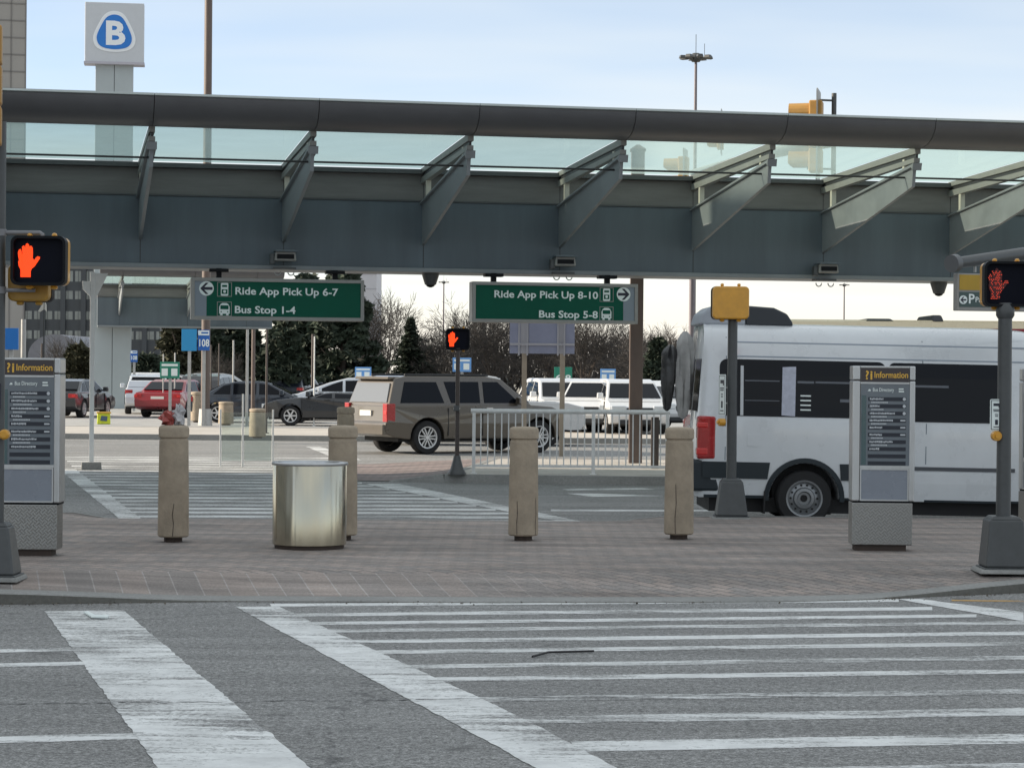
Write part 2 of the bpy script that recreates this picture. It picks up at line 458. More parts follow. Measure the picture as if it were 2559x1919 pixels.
mb = MB(); mb.face([(-2.2, 41.18, .0), (-1.2, 40.98, .0), (-1.22, 41.0, .156), (-2.2, 41.2, .012)]); mb.face([(-2.2, 41.2, .014), (-1.22, 41.0, .156), (-1.2, 41.15, .157), (-2.2, 41.35, .017)]); struct(mb.build('kerb', conc))
slab('parking_pavement', [(-90, 64.4), (90, 64.4), (90, 73), (-90, 73)], conc_pave)
sheet('parking_lot', [(-160, 73, .146), (160, 73, .146), (220, 170, .146), (-220, 170, .146)], conc_lot)

# ------------------------------------------------------------------ painted markings
def mark(quads, m, z=.0018, name='road_marking'):
    mb = MB()
    rj = random.Random(int(quads[0][0][1]*7))
    for q in quads:
        a, b, c, d = [Vector((p.x, p.y, z)) for p in [GP(*c) for c in q]]
        if (b-a).length < (d-a).length: a, b, c, d = b, c, d, a
        n = max(2, int((b-a).length/.07)); n = min(n, 220)
        e1 = []; e2 = []; up = (d-a).normalized()
        ja = jb = 0.
        for i in range(n+1):
            ja = ja*.3 + rj.gauss(0, .0045); jb = jb*.3 + rj.gauss(0, .0045)
            e1.append(mb.b.verts.new(a+(b-a)*i/n + up*ja)); e2.append(mb.b.verts.new(d+(c-d)*i/n + up*jb))
        for i in range(n): mb.b.faces.new((e1[i], e1[i+1], e2[i+1], e2[i]))
    return struct(mb.build(name, m))
def lineint(tab, y):
    for (x0, y0), (x1, y1) in zip(tab, tab[1:]):
        if y <= y1: return x0 + (x1-x0)*(y-y0)/(y1-y0)
    (x0, y0), (x1, y1) = tab[-2:]; return x0 + (x1-x0)*(y-y0)/(y1-y0)
BL = [(587, 1516), (1280, 1886), (1338, 1919), (2000, 2270)]
BR = [(697, 1516), (1306, 1793), (1540, 1919), (2260, 2290)]
band = []
ys = [1516, 1560, 1610, 1660, 1710, 1760, 1820, 1880, 1940, 2010, 2100, 2200]
for a, b in zip(ys, ys[1:]):
    band.append([(lineint(BL, a), a), (lineint(BR, a), a), (lineint(BR, b), b), (lineint(BL, b), b)])
mark(band, paint_solid, .0036)
mark([[(113, 1528), (307, 1524), (775, 1919), (396, 1919)], [(396, 1919), (775, 1919), (1160, 2240), (620, 2240)]], paint_solid, .0036)
mark([[(2240, 1497), (2298, 1497), (2559, 1530), (2559, 1553)], [(2559, 1530), (3000, 1586), (3000, 1636), (2559, 1553)]], paint_solid, .0036)
bars = [(1507.5, 1498, 7, 2246, 0), (1531, 1518, 8, 2330, 0), (1552, 1537, 7.5, 2440, 0), (1571, 1556, 8, 2800, 1), (1598, 1582, 9, 2900, 0), (1625, 1608, 9.5, 2900, 1),
        (1662, 1643, 10, 2900, 1), (1695, 1677, 11, 2900, 0), (1746, 1728, 12, 2900, 2), (1800, 1778, 19, 2900, 1), (1868, 1845, 25, 2900, 0), (1945, 1918, 24, 2900, 1)]
for y0, y1, t, xe, w in bars:
    f = lambda x: y0 + (y1-y0)*(x-1280)/1279.
    xl = lineint(BR, y0)-14; xl = lineint(BR, f(xl))-14
    mark([[(xl, f(xl)-t/2), (xe, f(xe)-t/2), (xe, f(xe)+t/2), (xl+t*.6, f(xl)+t/2)]], (paint_solid, paint_w, paint_worn)[w])
for (xa, ya, xb, yb, t) in ((-300, 1634, 186, 1622, 8), (-300, 1669, 217, 1657, 9), (-300, 1857, 352, 1838, 16)):
    mark([[(xa, ya-t/2), (xb, yb-t/2), (xb+t*.6, yb+t/2), (xa, ya+t/2)]], paint_solid)
mark([[(2378, 1498.5), (2700, 1501.5), (2700, 1505), (2378, 1501.5)]], paint_y)
# second crosswalk
CL = [(145, 1171), (315, 1310)]; CLi = [(187, 1169), (371, 1310)]
CR = [(880, 1178), (1000, 1209.5), (1482, 1309)]; CRi = [(800, 1185), (913, 1209.5), (1425, 1309)]
mark([[(145, 1171), (187, 1171), (371, 1310), (315, 1310)]], paint_w, .0036)
mark([[(913, 1209.5), (1000, 1209.5), (1482, 1309), (1425, 1309)]], paint_w, .0036)
y = 1302.
while y > 1140:
    k = (y-929.5)/373.; t = 5.3*k**1.25
    xl = lineint(CLi, y)-4 if y > 1165 else lineint(CLi, y)
    xr = lineint(CRi, y)+4 if y > 1206 else 905 - (1206-y)*1.2
    mark([[(xl, y-t/2-1.5), (xr, y-t/2+1.5), (xr, y+t/2+1.5), (xl, y+t/2-1.5)]], paint_w if y > 1230 else paint_worn)
    y -= 10.4*k**1.25
mark([[(1377, 1273), (2300, 1276), (2300, 1280), (1377, 1277)]], paint_solid)
mark([[(1417, 1233), (1490, 1233), (1660, 1239), (1480, 1241)], [(1405, 1222), (1600, 1219), (1640, 1223), (1420, 1225)]], paint_w)
mark([[(765, 1116), (800, 1116), (905, 1150), (845, 1148)]], paint_w)

# ------------------------------------------------------------------ glazed canopies
TH = math.atan(.2)
UH, VH = Vector((math.cos(TH), math.sin(TH), 0)), Vector((math.sin(TH), -math.cos(TH), 0))
O1 = Vector((0, 44.2, 0))
def CW(x, y, v=0., O=O1):                       # display pixel -> (u, z) on the plane parallel to the canopy at offset v
    d = ray(x*K, y*K); c0 = Vector((0, 0, CAMH))
    t = (O + VH*v - c0).dot(VH) / d.dot(VH)
    p = c0 + d*t
    return (p-O).dot(UH), p.z
VZ = lambda v, z, u: (u, -v, z)
def canopy(label, O, u0, u1, us, cols, detail=True):
    t = thing('canopy', label, 'canopy', O, TH)
    b = MB(); b.box(u0, .0, 3.98, u1, 1.1, 5.25); b.build('beam', teal_wall, t, bev=.01)
    b = MB(); b.box(u0+.01, -.06, 3.9, u1-.01, 1.16, 3.98); b.build('bottom_flange', bracket_m, t, bev=.008)
    b = MB(); b.box(u0, .04, 5.28, u1, 1.05, 5.78)
    b.build('upper_band', band_m, t, bev=.008)
    b = MB(); b.box(u0, -.10, 5.78, u1, 1.0, 5.87); b.box(u0, -.02, 5.25, u1, 1.0, 5.28); b.build('ledge', ledge_m, t, bev=.006)
    seams = MB()
    for u in us:
        if u0 < u < u1: seams.box(u-.008, -.003, 3.99, u+.008, .0, 4.44); seams.box(u-.006, .036, 5.285, u+.006, .04, 5.77)
    seams.build('panel_seam', rafter_d, t)
    for u in us:
        b = MB()
        b.prism([(0, 4.42), (0, 5.2), (4.9, 5.72), (4.84, 5.36)], u-.03, u+.03, VZ)
        b.prism([(-.0, 5.2), (0, 5.225), (4.95, 5.75), (5.03, 5.77), (5.0, 5.64), (4.93, 5.70)], u-.085, u+.085, VZ)
        b.build('bracket', bracket_m, t)
        b = MB(); b.prism([(-.05, 5.80), (-.05, 5.895), (5.05, 6.055), (5.05, 5.93)], u-.05, u+.05, VZ)
        b.build('rafter', rafter_m, t, bev=.005)
        b = MB(); b.prism([(-.05, 5.72), (-.05, 5.80), (5.0, 5.93), (5.0, 5.86)], u-.02, u+.02, VZ); b.build('rafter_web', rafter_d, t)
        b = MB(); b.prism([(-.02, 5.60), (-.02, 5.72), (5.0, 5.86), (5.0, 5.78)], u-.055, u+.055, VZ); b.build('rafter_flange', rafter_m, t)
        for v0, za in ((4.45, 5.69), (.55, 5.26)):
            b = MB(); b.box(u-.045, -v0-.05, za, u+.045, -v0+.05, za+.19 if v0 > 2 else za+.36); b.build('stub_post', stub_m, t)
    uu = sorted(us)
    seg = [u0] + [u for u in uu if u0 < u < u1] + [u1]
    prof = [(5.0, 6.02), (5.30, 6.02), (5.52, 6.06), (5.70, 6.14), (5.82, 6.25), (5.87, 6.35), (5.88, 6.42), (5.0, 6.42)]
    for a, c in zip(seg, seg[1:]):
        b = MB(); b.prism(prof, a+.006, c-.006, VZ); b.build('fascia_panel', fascia_m, t, smooth=True, angle=35)
        b = MB(); b.prism([(4.95, 6.424), (5.86, 6.424), (5.90, 6.44), (5.90, 6.475), (5.4, 6.51), (4.95, 6.51)], a+.004, c-.004, VZ); b.build('gutter_trim', trim_m, t)
        b = MB(); b.prism([(-.02, 5.90), (-.02, 5.912), (5.0, 6.072), (5.0, 6.06)], a+.055, c-.055, VZ); b.build('roof_pane', glass_roof, t)
    b = MB(); b.tube([(u0+.01, -4.5, 5.55), (u1-.01, -4.5, 5.55)], .018, 8); b.build('tie_rod', rafter_d, t)
    for u in cols:
        b = MB(); b.box(u-.45, .25, 0, u+.45, .95, 3.9); b.build('column', pylon_m, t, bev=.02)
    return t
US = [-7.135 + 2.687*i for i in range(-3, 10)]
canopy('long glass-roofed walkway canopy with dark fascia spanning above the near crossing', O1, -16.5, 17.6, US, (-15.6, 16.6))
O2 = Vector((0, 108., 0))
ua, ub = CW(196, 660, 0, O2)[0], CW(588, 700, 0, O2)[0]
ua += .3
us2 = [CW(258, 640, 0, O2)[0], CW(434, 640, 0, O2)[0]]
canopy('smaller distant glass canopy standing beside the tall lettered pylon', O2, ua, ub, [us2[0]-2.687*0, us2[1]-.6, us2[1]+2.1], ())

# flood lights and boxes under the beam
gl = 'flood lights fixed under the canopy beam'
proto = None
for i, (x, y, lab) in enumerate(((615, 560, 'grey flood light under the beam above the left-pointing green sign'),
                                 (1218, 571, 'grey flood light under the beam above the right-pointing green sign'),
                                 (1785, 586, 'grey flood light under the beam near the white van roof'))):
    u, z = CW(x, y, .25)
    loc = O1 + UH*u + VH*.25 + Vector((0, 0, z))
    if proto is None:
        proto = thing('flood_light', lab, 'light', loc, TH, gl)
        b = MB(); b.box(-.21, -.16, -.04, .21, .12, .17, .12, .02); b.build('housing', sign_frame_m, proto)
        b = MB(); b.box(-.16, -.185, .0, .16, -.155, .085); b.build('lens', black_plastic, proto)
        b = MB(); b.box(-.29, -.10, -.10, -.19, .05, .10, .1, .02); b.build('bracket', dark_pole, proto)
        b = MB(); b.box(-.21, -.25, .13, .23, .1, .16, 0, .006); b.build('visor', teal_wall, proto)
        b = MB(); b.box(-.2, .02, -.19, .22, .3, -.15); b.build('mounting_plate', dark_pole, proto)
        b = MB()
        for cx in (-.12, .13): b.tube([(cx+.06*math.cos(a), .1, -.21+.07*math.sin(a)-.02) for a in [PI*k/8 for k in range(0, -9, -1)]], .012, 6)
        b.build('wire_loop', galv, proto)
    else: dup(proto, loc, TH, lab)
gb = 'dark boxes hung under the canopy beam'
p2 = None
for x, y, lab in ((930, 594, 'small dark tapered box under the beam between the two green signs'), (2028, 614, 'small dark tapered box under the beam beside the amber parking sign')):
    u, z = CW(x, y, -.3); loc = O1 + UH*u - VH*.3 + Vector((0, 0, z))
    if p2 is None:
        p2 = thing('security_camera', lab, 'camera', loc, TH, gb)
        b = MB(); b.lathe([(.05, -.2), (.11, -.19), (.17, .0), (.17, .1)], 0, 0, 16); b.build('housing', dark_pole, p2, smooth=True)
        b = MB(); b.lathe([(.02, -.245), (.07, -.225), (.09, -.195)], 0, 0, 16); b.build('dome', black_plastic, p2, smooth=True)
    else: dup(p2, loc, TH, lab)

# ------------------------------------------------------------------ hanging green signs
def arrow_poly(s):       # pointing left, unit circle radius 1
    P = [(-.86, 0), (-.1, .78), (.28, .78), (-.28, .2), (.84, .2), (.84, -.2), (-.28, -.2), (.28, -.78), (-.1, -.78)]
    return [(a*s, b) for a, b in P]
def circ(cx, cz, r, n=28): return [(cx+r*math.cos(2*PI*i/n), cz+r*math.sin(2*PI*i/n)) for i in range(n)]
def outline(mb, x0, z0, x1, z1, w, ya, yb):
    mb.box(x0, yb, z0, x1, ya, z0+w); mb.box(x0, yb, z1-w, x1, ya, z1); mb.box(x0, yb, z0+w, x0+w, ya, z1-w); mb.box(x1-w, yb, z0+w, x1, ya, z1-w)
def green_sign(label, c, Z0, flip):
    """c = (ul, ur, zb, zt) in canopy coordinates"""
    ul, ur, zb, zt = c; W = ur-ul; H = zt-zb; q = W/2060.
    v = .30
    t = thing('hanging_sign', label, 'sign', O1 + UH*((ul+ur)/2) + VH*v + Vector((0, 0, zb)), TH, 'green signs hanging from the canopy')
    X = (lambda a: -W/2 + a*q) if not flip else (lambda a: W/2 - a*q)
    def bx(mb, a0, z0, a1, z1, y0, y1): mb.box(min(X(a0), X(a1)), y0, z0, max(X(a0), X(a1)), y1, z1)
    D_ = .34
    b = MB(); b.box(-W/2, 0.0, 0, W/2, D_, H); b.build('cabinet', sign_frame_m, t, bev=.012)
    b = MB(); f = 40*q
    outline(b, -W/2, 0, W/2, H, f, -.004, -.035); b.build('frame', sign_frame_m, t, bev=.005)
    b = MB(); bx(b, 180, f, 2060-40, H-f, -.010, -.002); b.build('green_panel', sign_green, t)
    b = MB(); bx(b, 40, f, 180, H-f, -.012, -.002); b.build('grey_panel', sign_grey, t)
    zt_ = H
    Zp = lambda py: H - (py)*q           # py measured from sign top
    cx, cz, r = X(178), Zp(128), 86*q
    b = MB(); b.prism(circ(cx, cz, r), -.016, -.012); b.build('arrow_disc', letter_w, t)
    s = -1 if flip else 1
    b = MB(); b.prism([(cx+a*r, cz+bz*r) for a, bz in arrow_poly(s)], -.019, -.0165); b.build('arrow', letter_dk, t)
    def icon_frame(mb, top):
        x0, x1 = sorted((X(305), X(478))); outline(mb, x0, Zp(top+172), x1, Zp(top), 7*q, -.010, -.014)
    b = MB()
    icon_frame(b, 50); icon_frame(b, 282)
    b.build('icon_frame', sign_frame_m, t)
    cxi = X(392)
    # ride pictogram
    b = MB(); z1, z0 = Zp(60), Zp(212); w = 44*q
    b.prism(rrect(cxi-w, z0, cxi+w, z1, 14*q), -.015, -.011); b.build('ride_pictogram', letter_w, t)
    b = MB(); b.box(cxi-30*q, -.018, Zp(108), cxi+30*q, -.0155, Zp(84))
    b.box(cxi-34*q, -.018, Zp(190), cxi+34*q, -.0155, Zp(136)); b.build('ride_pictogram_dark', sign_green, t)
    b = MB(); b.prism(circ(cxi, Zp(161), 17*q, 14), -.021, -.0185); b.build('ride_pictogram_dot', letter_w, t)
    # bus pictogram
    b = MB(); w = 62*q
    b.prism([(cxi-w*.75, Zp(312)), (cxi-w*.4, Zp(298)), (cxi+w*.4, Zp(298)), (cxi+w*.75, Zp(312)), (cxi+w, Zp(345)), (cxi+w, Zp(425)), (cxi-w, Zp(425)), (cxi-w, Zp(345))], -.015, -.011)
    b.box(cxi-w*.8, -.015, Zp(444), cxi-w*.35, -.011, Zp(425)); b.box(cxi+w*.35, -.015, Zp(444), cxi+w*.8, -.011, Zp(425))
    b.build('bus_pictogram', letter_w, t)
    b = MB(); b.prism(rrect(cxi-w*.78, Zp(372), cxi+w*.78, Zp(325), 8*q), -.018, -.0155)
    for sx in (-.62, .62): b.prism(circ(cxi+sx*w, Zp(402), 8*q, 10), -.018, -.0155)
    b.build('bus_pictogram_window', sign_green, t)
    b = MB(); cap = 88*q; size = cap/.727
    if not flip:
        text_mb(b, 'Ride App Pick Up 6-7', size, X(512), Zp(192), -.014, 'LEFT', .021, width=1228*q)
        text_mb(b, 'Bus Stop 1-4', size, X(508), Zp(414), -.014, 'LEFT', .021, width=722*q)
    else:
        text_mb(b, 'Ride App Pick Up 8-10', size, X(498), Zp(188), -.014, 'RIGHT', .021, width=1290*q)
        text_mb(b, 'Bus Stop 5-8', size, X(498), Zp(424), -.014, 'RIGHT', .021, width=735*q)
    b.build('lettering', letter_w, t)
    for hx in ((330, 1720) if not flip else (280, 1700)):
        b = MB(); x = X(hx if not flip else hx+80)
        b.box(x-.05, .12, H-.0, x+.05, .22, 3.9-zb-.0); b.box(x-.18, .06, 3.9-zb-.07, x+.18, .30, 3.9-zb-.01, 0, .008)
        b.build('hanger', black_plastic, t)
    return t
def corners(xl, xr, yt, yb, v=.30):
    ul, _ = CW(xl, (yt+yb)/2, v); ur, _ = CW(xr, (yt+yb)/2, v)
    zt = CW((xl+xr)/2, yt, v)[1]; zb = CW((xl+xr)/2, yb, v)[1]
    return ul, ur, zb, zt
green_sign('green hanging sign with left arrow reading Ride App Pick Up 6-7', corners(413, 786, 602.5, 692), 0, False)
green_sign('green hanging sign with right arrow reading Ride App Pick Up 8-10', corners(1020, 1377, 611, 698), 0, True)
# ------------------------------------------------------------------ pedestrian signals
HAND = [(430,1010),(430,870),(395,800),(385,720),(400,690),(385,620),(380,540),(400,490),(430,480),(445,520),(455,600),(465,560),(455,450),(475,415),(500,420),(515,470),(520,420),(530,385),(555,370),(580,390),(595,440),(605,420),(635,420),(655,460),(660,560),(655,650),(690,690),(720,640),(750,615),(795,625),(790,660),(750,720),(690,810),(640,850),(620,900),(620,1010)]
def inside(p, poly):
    x, y = p; c = False; n = len(poly)
    for i in range(n):
        (x0, y0), (x1, y1) = poly[i], poly[i-1]
        if (y0 > y) != (y1 > y) and x < (x1-x0)*(y-y0)/(y1-y0)+x0: c = not c
    return c
def signal_head(parent, x, y, z, rz, W=.479, lit='bright', scale=1., face_mat=None):
    H = W*.90; w, h = W/2, H/2
    b = MB(); b.prism(rrect(-w*.98, -h*.98, w*.98, h*.98, .055), .06, .20)
    for sx in (-.45, .45): b.box(sx*W-.022 if False else sx*w-.022, .09, h*.97, sx*w+.022, .15, h+.035); b.box(sx*w-.03, .08, -h-.03, sx*w+.03, .16, -h*.97)
    head = b.build('signal_head', face_mat or amber_m, parent, bev=.018)
    head.location = (x, y, z); head.rotation_euler = (0, 0, rz)
    b = MB()
    po, pi_ = rrect(-w, -h, w, h, .06), rrect(-w*.90, -h*.89, w*.90, h*.89, .045)
    n = len(po)
    for ya, yb, A_, B_ in ((-.06, .058, po, po), (-.06, .05, pi_, pi_)):
        va = [b.v((p[0], ya, p[1])) for p in A_]; vb = [b.v((p[0], yb, p[1])) for p in B_]
        for i in range(n): b.b.faces.new((va[i], va[(i+1) % n], vb[(i+1) % n], vb[i]))
    va = [b.v((p[0], -.06, p[1])) for p in po]; vb = [b.v((p[0], -.06, p[1])) for p in pi_]
    for i in range(n): b.b.faces.new((va[i], va[(i+1) % n], vb[(i+1) % n], vb[i]))
    b.build('visor', black_plastic, head)
    b = MB(); b.prism(pi_, .015, .04); b.build('lens_face', signal_face, head)
    if lit:
        s = W/1035.
        poly = [((a-787)*s, -(c-700)*s) for a, c in HAND]
        b = MB(); b.prism(poly, .006, .014); b.build('hand_symbol', hand_m if lit == 'bright' else hand_dim, head)
        if lit == 'dim' or W*lit_scale > 0:
            b = MB(); st = .0175; k = 0; drop = random.Random(3)
            zz = -.2
            while zz < .2:
                xx = -.23 + (st/2 if k % 2 else 0)
                while xx < .1:
                    if inside((xx, zz), poly) and (lit != 'dim' or drop.random() < .62): b.prism(circ(xx, zz, .0042 if lit == 'dim' else .0034, 6), .002, .0055)
                    xx += st
                zz += st*.87; k += 1
            b.build('hand_dots', led_dot, head)
    return head
lit_scale = 1
def square_base(parent, w0, w1, h, name='base'):
    b = MB(); b.box(-w0/2*1.08, -w0/2*1.08, .0, w0/2*1.08, w0/2*1.08, .035, 0, .008); b.box(-w0/2, -w0/2, .035, w0/2, w0/2, h, 1-w1/w0, .02); b.box(-w1/2*.93, -w1/2*.93, h, w1/2*.93, w1/2*.93, h+.03, .2, .008)
    b.build(name, dark_pole, parent)
    b = MB(); b.box(-w0*.66, -w0*.62, -.02, w0*.62, w0*.62, .02, .06, .01); b.build('footing', conc, parent)
def push_sign(parent, x, y, z, rz, s=1.):
    b = MB(); b.prism(rrect(-.062*s, -.15*s, .062*s, .15*s, .015), -.006, .0)
    pl = b.build('push_button_sign', letter_w, parent, bev=.001); pl.location = (x, y, z); pl.rotation_euler = (0, 0, rz)
    b = MB()
    outline(b, -.053*s, -.141*s, .053*s, .141*s, .006, -.0065, -.0085)
    b.box(-.03*s, -.0085, .085*s, .035*s, -.0065, .11*s); b.box(.018*s, -.0085, .07*s, .036*s, -.0065, .088*s)
    for zz, ww in ((.05, .034), (.035, .03), (.005, .016), (-.012, .014), (-.115, .028)): b.box(-ww*s, -.0085, (zz-.004)*s, ww*s, -.0065, (zz+.004)*s)
    b.prism(rrect(-.014*s, -.095*s, .014*s, -.045*s, .006), -.0085, -.0065)
    b.build('pictogram', letter_dk, pl)
    b = MB(); b.lathe([(.045, -.05), (.05, -.02), (.05, .03)], 0, 0, 14, 'y', -.2*s); b.lathe([(.022, -.075), (.022, -.05)], 0, 0, 10, 'y', -.2*s); b.build('push_button', amber_m, pl)
    b = MB(); b.box(.0, .002, .09, .13, .014, .102); b.box(.0, .002, -.11, .13, .014, -.098); b.build('strap', galv, pl)
    return pl
gp = 'pedestrian signals at the crossings'
# right near signal
def pole_part(parent, r, z0, z1, m=dark_pole):
    b = MB(); b.cyl(0, 0, z0, z1, r, r*.94, 20); b.build('pole', m, parent, smooth=True)
b0 = G(2166, 1231, .15); Y = b0.y
s = thing('pedestrian_signal', 'pedestrian signal with a dim red dotted hand on a dark pole before the van', 'traffic signal', b0, 0, gp)
square_base(s, .40, .325, .49)
ztop = A(2170, 668, Y).z-.15
pole_part(s, .070, .5, ztop+.05)
b = MB(); b.lathe([(.07, ztop-.09), (.088, ztop-.06), (.088, ztop+.0), (.06, ztop+.06)], 0, 0, 18); b.build('collar', dark_pole, s, smooth=True)
hp = A(2178, 614, Y) - b0
signal_head(s, hp.x, 0, hp.z, 0, .479, 'dim')
pp = A(2151, 896, Y) - b0
push_sign(s, pp.x, -.03, pp.z, 0, 1.0)
# left near signal
b0 = G(-7, 1248, .15); Y = b0.y
s = thing('pedestrian_signal', 'pedestrian signal with a bright orange hand on the pole cut by the left edge', 'traffic signal', b0, 0, gp)
square_base(s, .37, .25, .46)
ztop = A(0, 300, Y).z
pole_part(s, .058, .46, ztop)
hp = A(91, 565, Y) - b0
signal_head(s, hp.x, -.12, hp.z, 0, .479, 'bright')
h2 = A(56, 610, Y) - b0
hd = signal_head(s, h2.x, .28, h2.z, R(180), .37, None, face_mat=amber_shaded)
b = MB(); z1 = A(30, 503, Y).z - b0.z
b.tube([(0, 0, z1), (hp.x-.02, 0, z1), (hp.x-.0, 0, z1-.012), (hp.x, 0, z1-.06)], .021, 10)
z2 = A(30, 627, Y).z - b0.z
b.lathe([(.065, z1-.03), (.065, z1+.03)], 0, 0, 14)
b.build('arm', mat('arm_grey', (.19, .19, .20), .45, .2, var=.1), s, smooth=True)
b = MB(); b.tube([(0, .0, z2), (hp.x-.06, .0, z2)], .018, 10); b.lathe([(.065, z2-.03), (.065, z2+.03)], 0, 0, 14)
b.build('arm', mat('arm_grey', (.19, .19, .20), .45, .2, var=.1), s, smooth=True)
pb = A(13, 938, Y) - b0
b = MB(); b.lathe([(.03, -.1), (.045, -.085), (.045, -.02), (.03, .0)], pb.x, 0, 14, 'y', pb.z); b.build('push_button', amber_m, s, smooth=True)
b = MB(); p3 = A(4, 855, Y) - b0; b.box(p3.x-.03, -.09, p3.z-.11, p3.x+.012, -.075, p3.z+.11); b.build('push_button_sign', letter_dk, s)
# traffic signal stack on the same pole (sliver at the left edge)
tz = [A(0, y, Y).z for y in (60, 325)]
def traffic_head(parent_t, sc, visor_dir=-1, tan=amber_m, plate=True):
    """three-section head; visors point to local -x"""
    b = MB()
    for i in (-1, 0, 1): b.box(-.09, -.17, i*.35-.17, .1, .17, i*.35+.17, 0, .02)
    tan = mat('amber_faded', (.40, .215, .05), .5, var=.12, vscale=6); hh = b.build('housing', tan, parent_t)
    for i in (-1, 0, 1):
        b = MB()
        ring = []
        for a in range(-40, 221, 20):
            ring.append((.145*math.cos(R(a)), .145*math.sin(R(a))))
        for (y0, z0), (y1, z1) in zip(ring, ring[1:]):
            k = .30
            b.face([(-.09, y0, z0+i*.35), (-.09, y1, z1+i*.35), (-.09-k*(1 if z1 > -.05 else .8), y1*.97, z1*.97+i*.35), (-.09-k*(1 if z0 > -.05 else .8), y0*.97, z0*.97+i*.35)])
            b.face([(-.09, y0*.96, z0*.96+i*.35), (-.09-k*(1 if z0 > -.05 else .8), y0*.93, z0*.93+i*.35), (-.09-k*(1 if z1 > -.05 else .8), y1*.93, z1*.93+i*.35), (-.09, y1*.96, z1*.96+i*.35)])
        b.build('visor', tan, parent_t, smooth=True)
        b = MB(); b.lathe([(.135, -.112), (.10, -.125), (.0001, -.13)], 0, 0, 18, 'x', i*.35); b.build('lens', black_plastic, parent_t, smooth=True)
    if plate:
        b = MB(); b.prism(rrect(-.33, -.68, .33, .68, .05), .03, .045, lambda a, c, d: (d, a, c)); b.build('backplate', sign_frame_m, parent_t)
    parent_t.scale = (sc,)*3
gt = 'amber traffic signal heads'
c0 = Vector((A(-39, 190, Y-.25).x, Y-.25, sum(tz)/2))
t = thing('traffic_signal', 'amber traffic signal stack at the left edge above the orange hand signal', 'traffic signal', c0, R(100), gt)
traffic_head(t, 1.0, plate=False)
# back-facing amber signal on the island corner
b0 = G(1579, 1119, .15); Y = b0.y
s = thing('pedestrian_signal', 'pedestrian signal seen from its amber back in front of the white van tail', 'traffic signal', b0, 0, gp)
square_base(s, .40, .28, .48)
ztop = A(1577, 692, Y).z-.15
pole_part(s, .066, .48, ztop+.04)
hp = A(1576, 655, Y) - b0
signal_head(s, hp.x, .0, hp.z, R(180), .475, 'bright')
pp = A(1562, 853, Y) - b0
push_sign(s, pp.x-.01, -.02, pp.z, R(-72), 1.75)
# far signal
b0 = G(987, 1025, .15); Y = b0.y
s = thing('pedestrian_signal', 'distant pedestrian signal with a small orange hand standing left of the white railing', 'traffic signal', b0, 0, gp)
b = MB(); b.lathe([(.165, 0), (.165, .03), (.12, .1), (.075, .26), (.06, .34)], 0, 0, 20); b.build('base', dark_pole, s, smooth=True)
ztop = A(987, 758, Y).z-.15
pole_part(s, .040, .3, ztop+.05, brown_dark)
hp = A(989, 733, Y) - b0
signal_head(s, hp.x, 0, hp.z, 0, .435, 'bright')
b = MB(); q = A(984, 882, Y)-b0; b.box(-.07, -.09, q.z-.05, .04, -.03, q.z+.05, 0, .01); b.build('push_button', dark_pole, s)

# ------------------------------------------------------------------ information totems
def m_diamond():
    m = mat('tread_plate', (.29, .29, .28), .38, .9); N, L = nodes_of(m); b = N['Principled BSDF']
    tc = N.new('ShaderNodeTexCoord')
    w = []
    for rz in (45, -45):
        mp = N.new('ShaderNodeMapping'); mp.inputs['Rotation'].default_value = (0, R(rz), 0); L.new(tc.outputs['Object'], mp.inputs['Vector'])
        wv = N.new('ShaderNodeTexWave'); wv.inputs['Scale'].default_value = 12; wv.bands_direction = 'X'; L.new(mp.outputs['Vector'], wv.inputs['Vector']); w.append(wv.outputs['Fac'])
    ck = N.new('ShaderNodeTexChecker'); ck.inputs['Scale'].default_value = 24
    mp = N.new('ShaderNodeMapping'); mp.inputs['Rotation'].default_value = (0, R(45), 0); L.new(tc.outputs['Object'], mp.inputs['Vector']); L.new(mp.outputs['Vector'], ck.inputs['Vector'])
    mx = N.new('ShaderNodeMix'); L.new(ck.outputs['Fac'], mx.inputs[0]); L.new(w[0], mx.inputs[2]); L.new(w[1], mx.inputs[3])
    bp = N.new('ShaderNodeBump'); bp.inputs['Strength'].default_value = .16; bp.inputs['Distance'].default_value = .006
    L.new(mx.outputs[0], bp.inputs['Height']); L.new(bp.outputs['Normal'], b.inputs['Normal'])
    L.new(scalec(N, L, (.29, .288, .278), rng(N, L, mx.outputs[0], 0, 1, .93, 1.05)), b.inputs['Base Color'])
    return m
tread = m_diamond()
board_m = mat('board_slate', (.125, .15, .175), .35, var=.12, vscale=3, coat=.4)
row_m = mat('board_row_dark', (.014, .018, .03), .4)
lower_m = mat('board_lower', (.21, .235, .28), .28, var=.08, vscale=2, coat=.4)
teal_m = mat('board_teal', (.05, .10, .11), .25, coat=.5)
amber_letter = mat('lettering_amber', (.72, .42, .06), .5)
header_m = mat('header_dark', (.020, .014, .020), .35, coat=.3)
white_dull = mat('lettering_dull', (.52, .55, .58), .5)
LEFT_ROWS = [(.00, .24, 1), (.0, .0, 0), (.0, .55, 1), (.0, .4, 0), (.0, .53, 1), (.0, .32, 0), (.0, .18, 1), (.0, .52, 1), (.1, .52, 1), (.0, .26, 1), (.0, .27, 1), (0, .0, 1)]
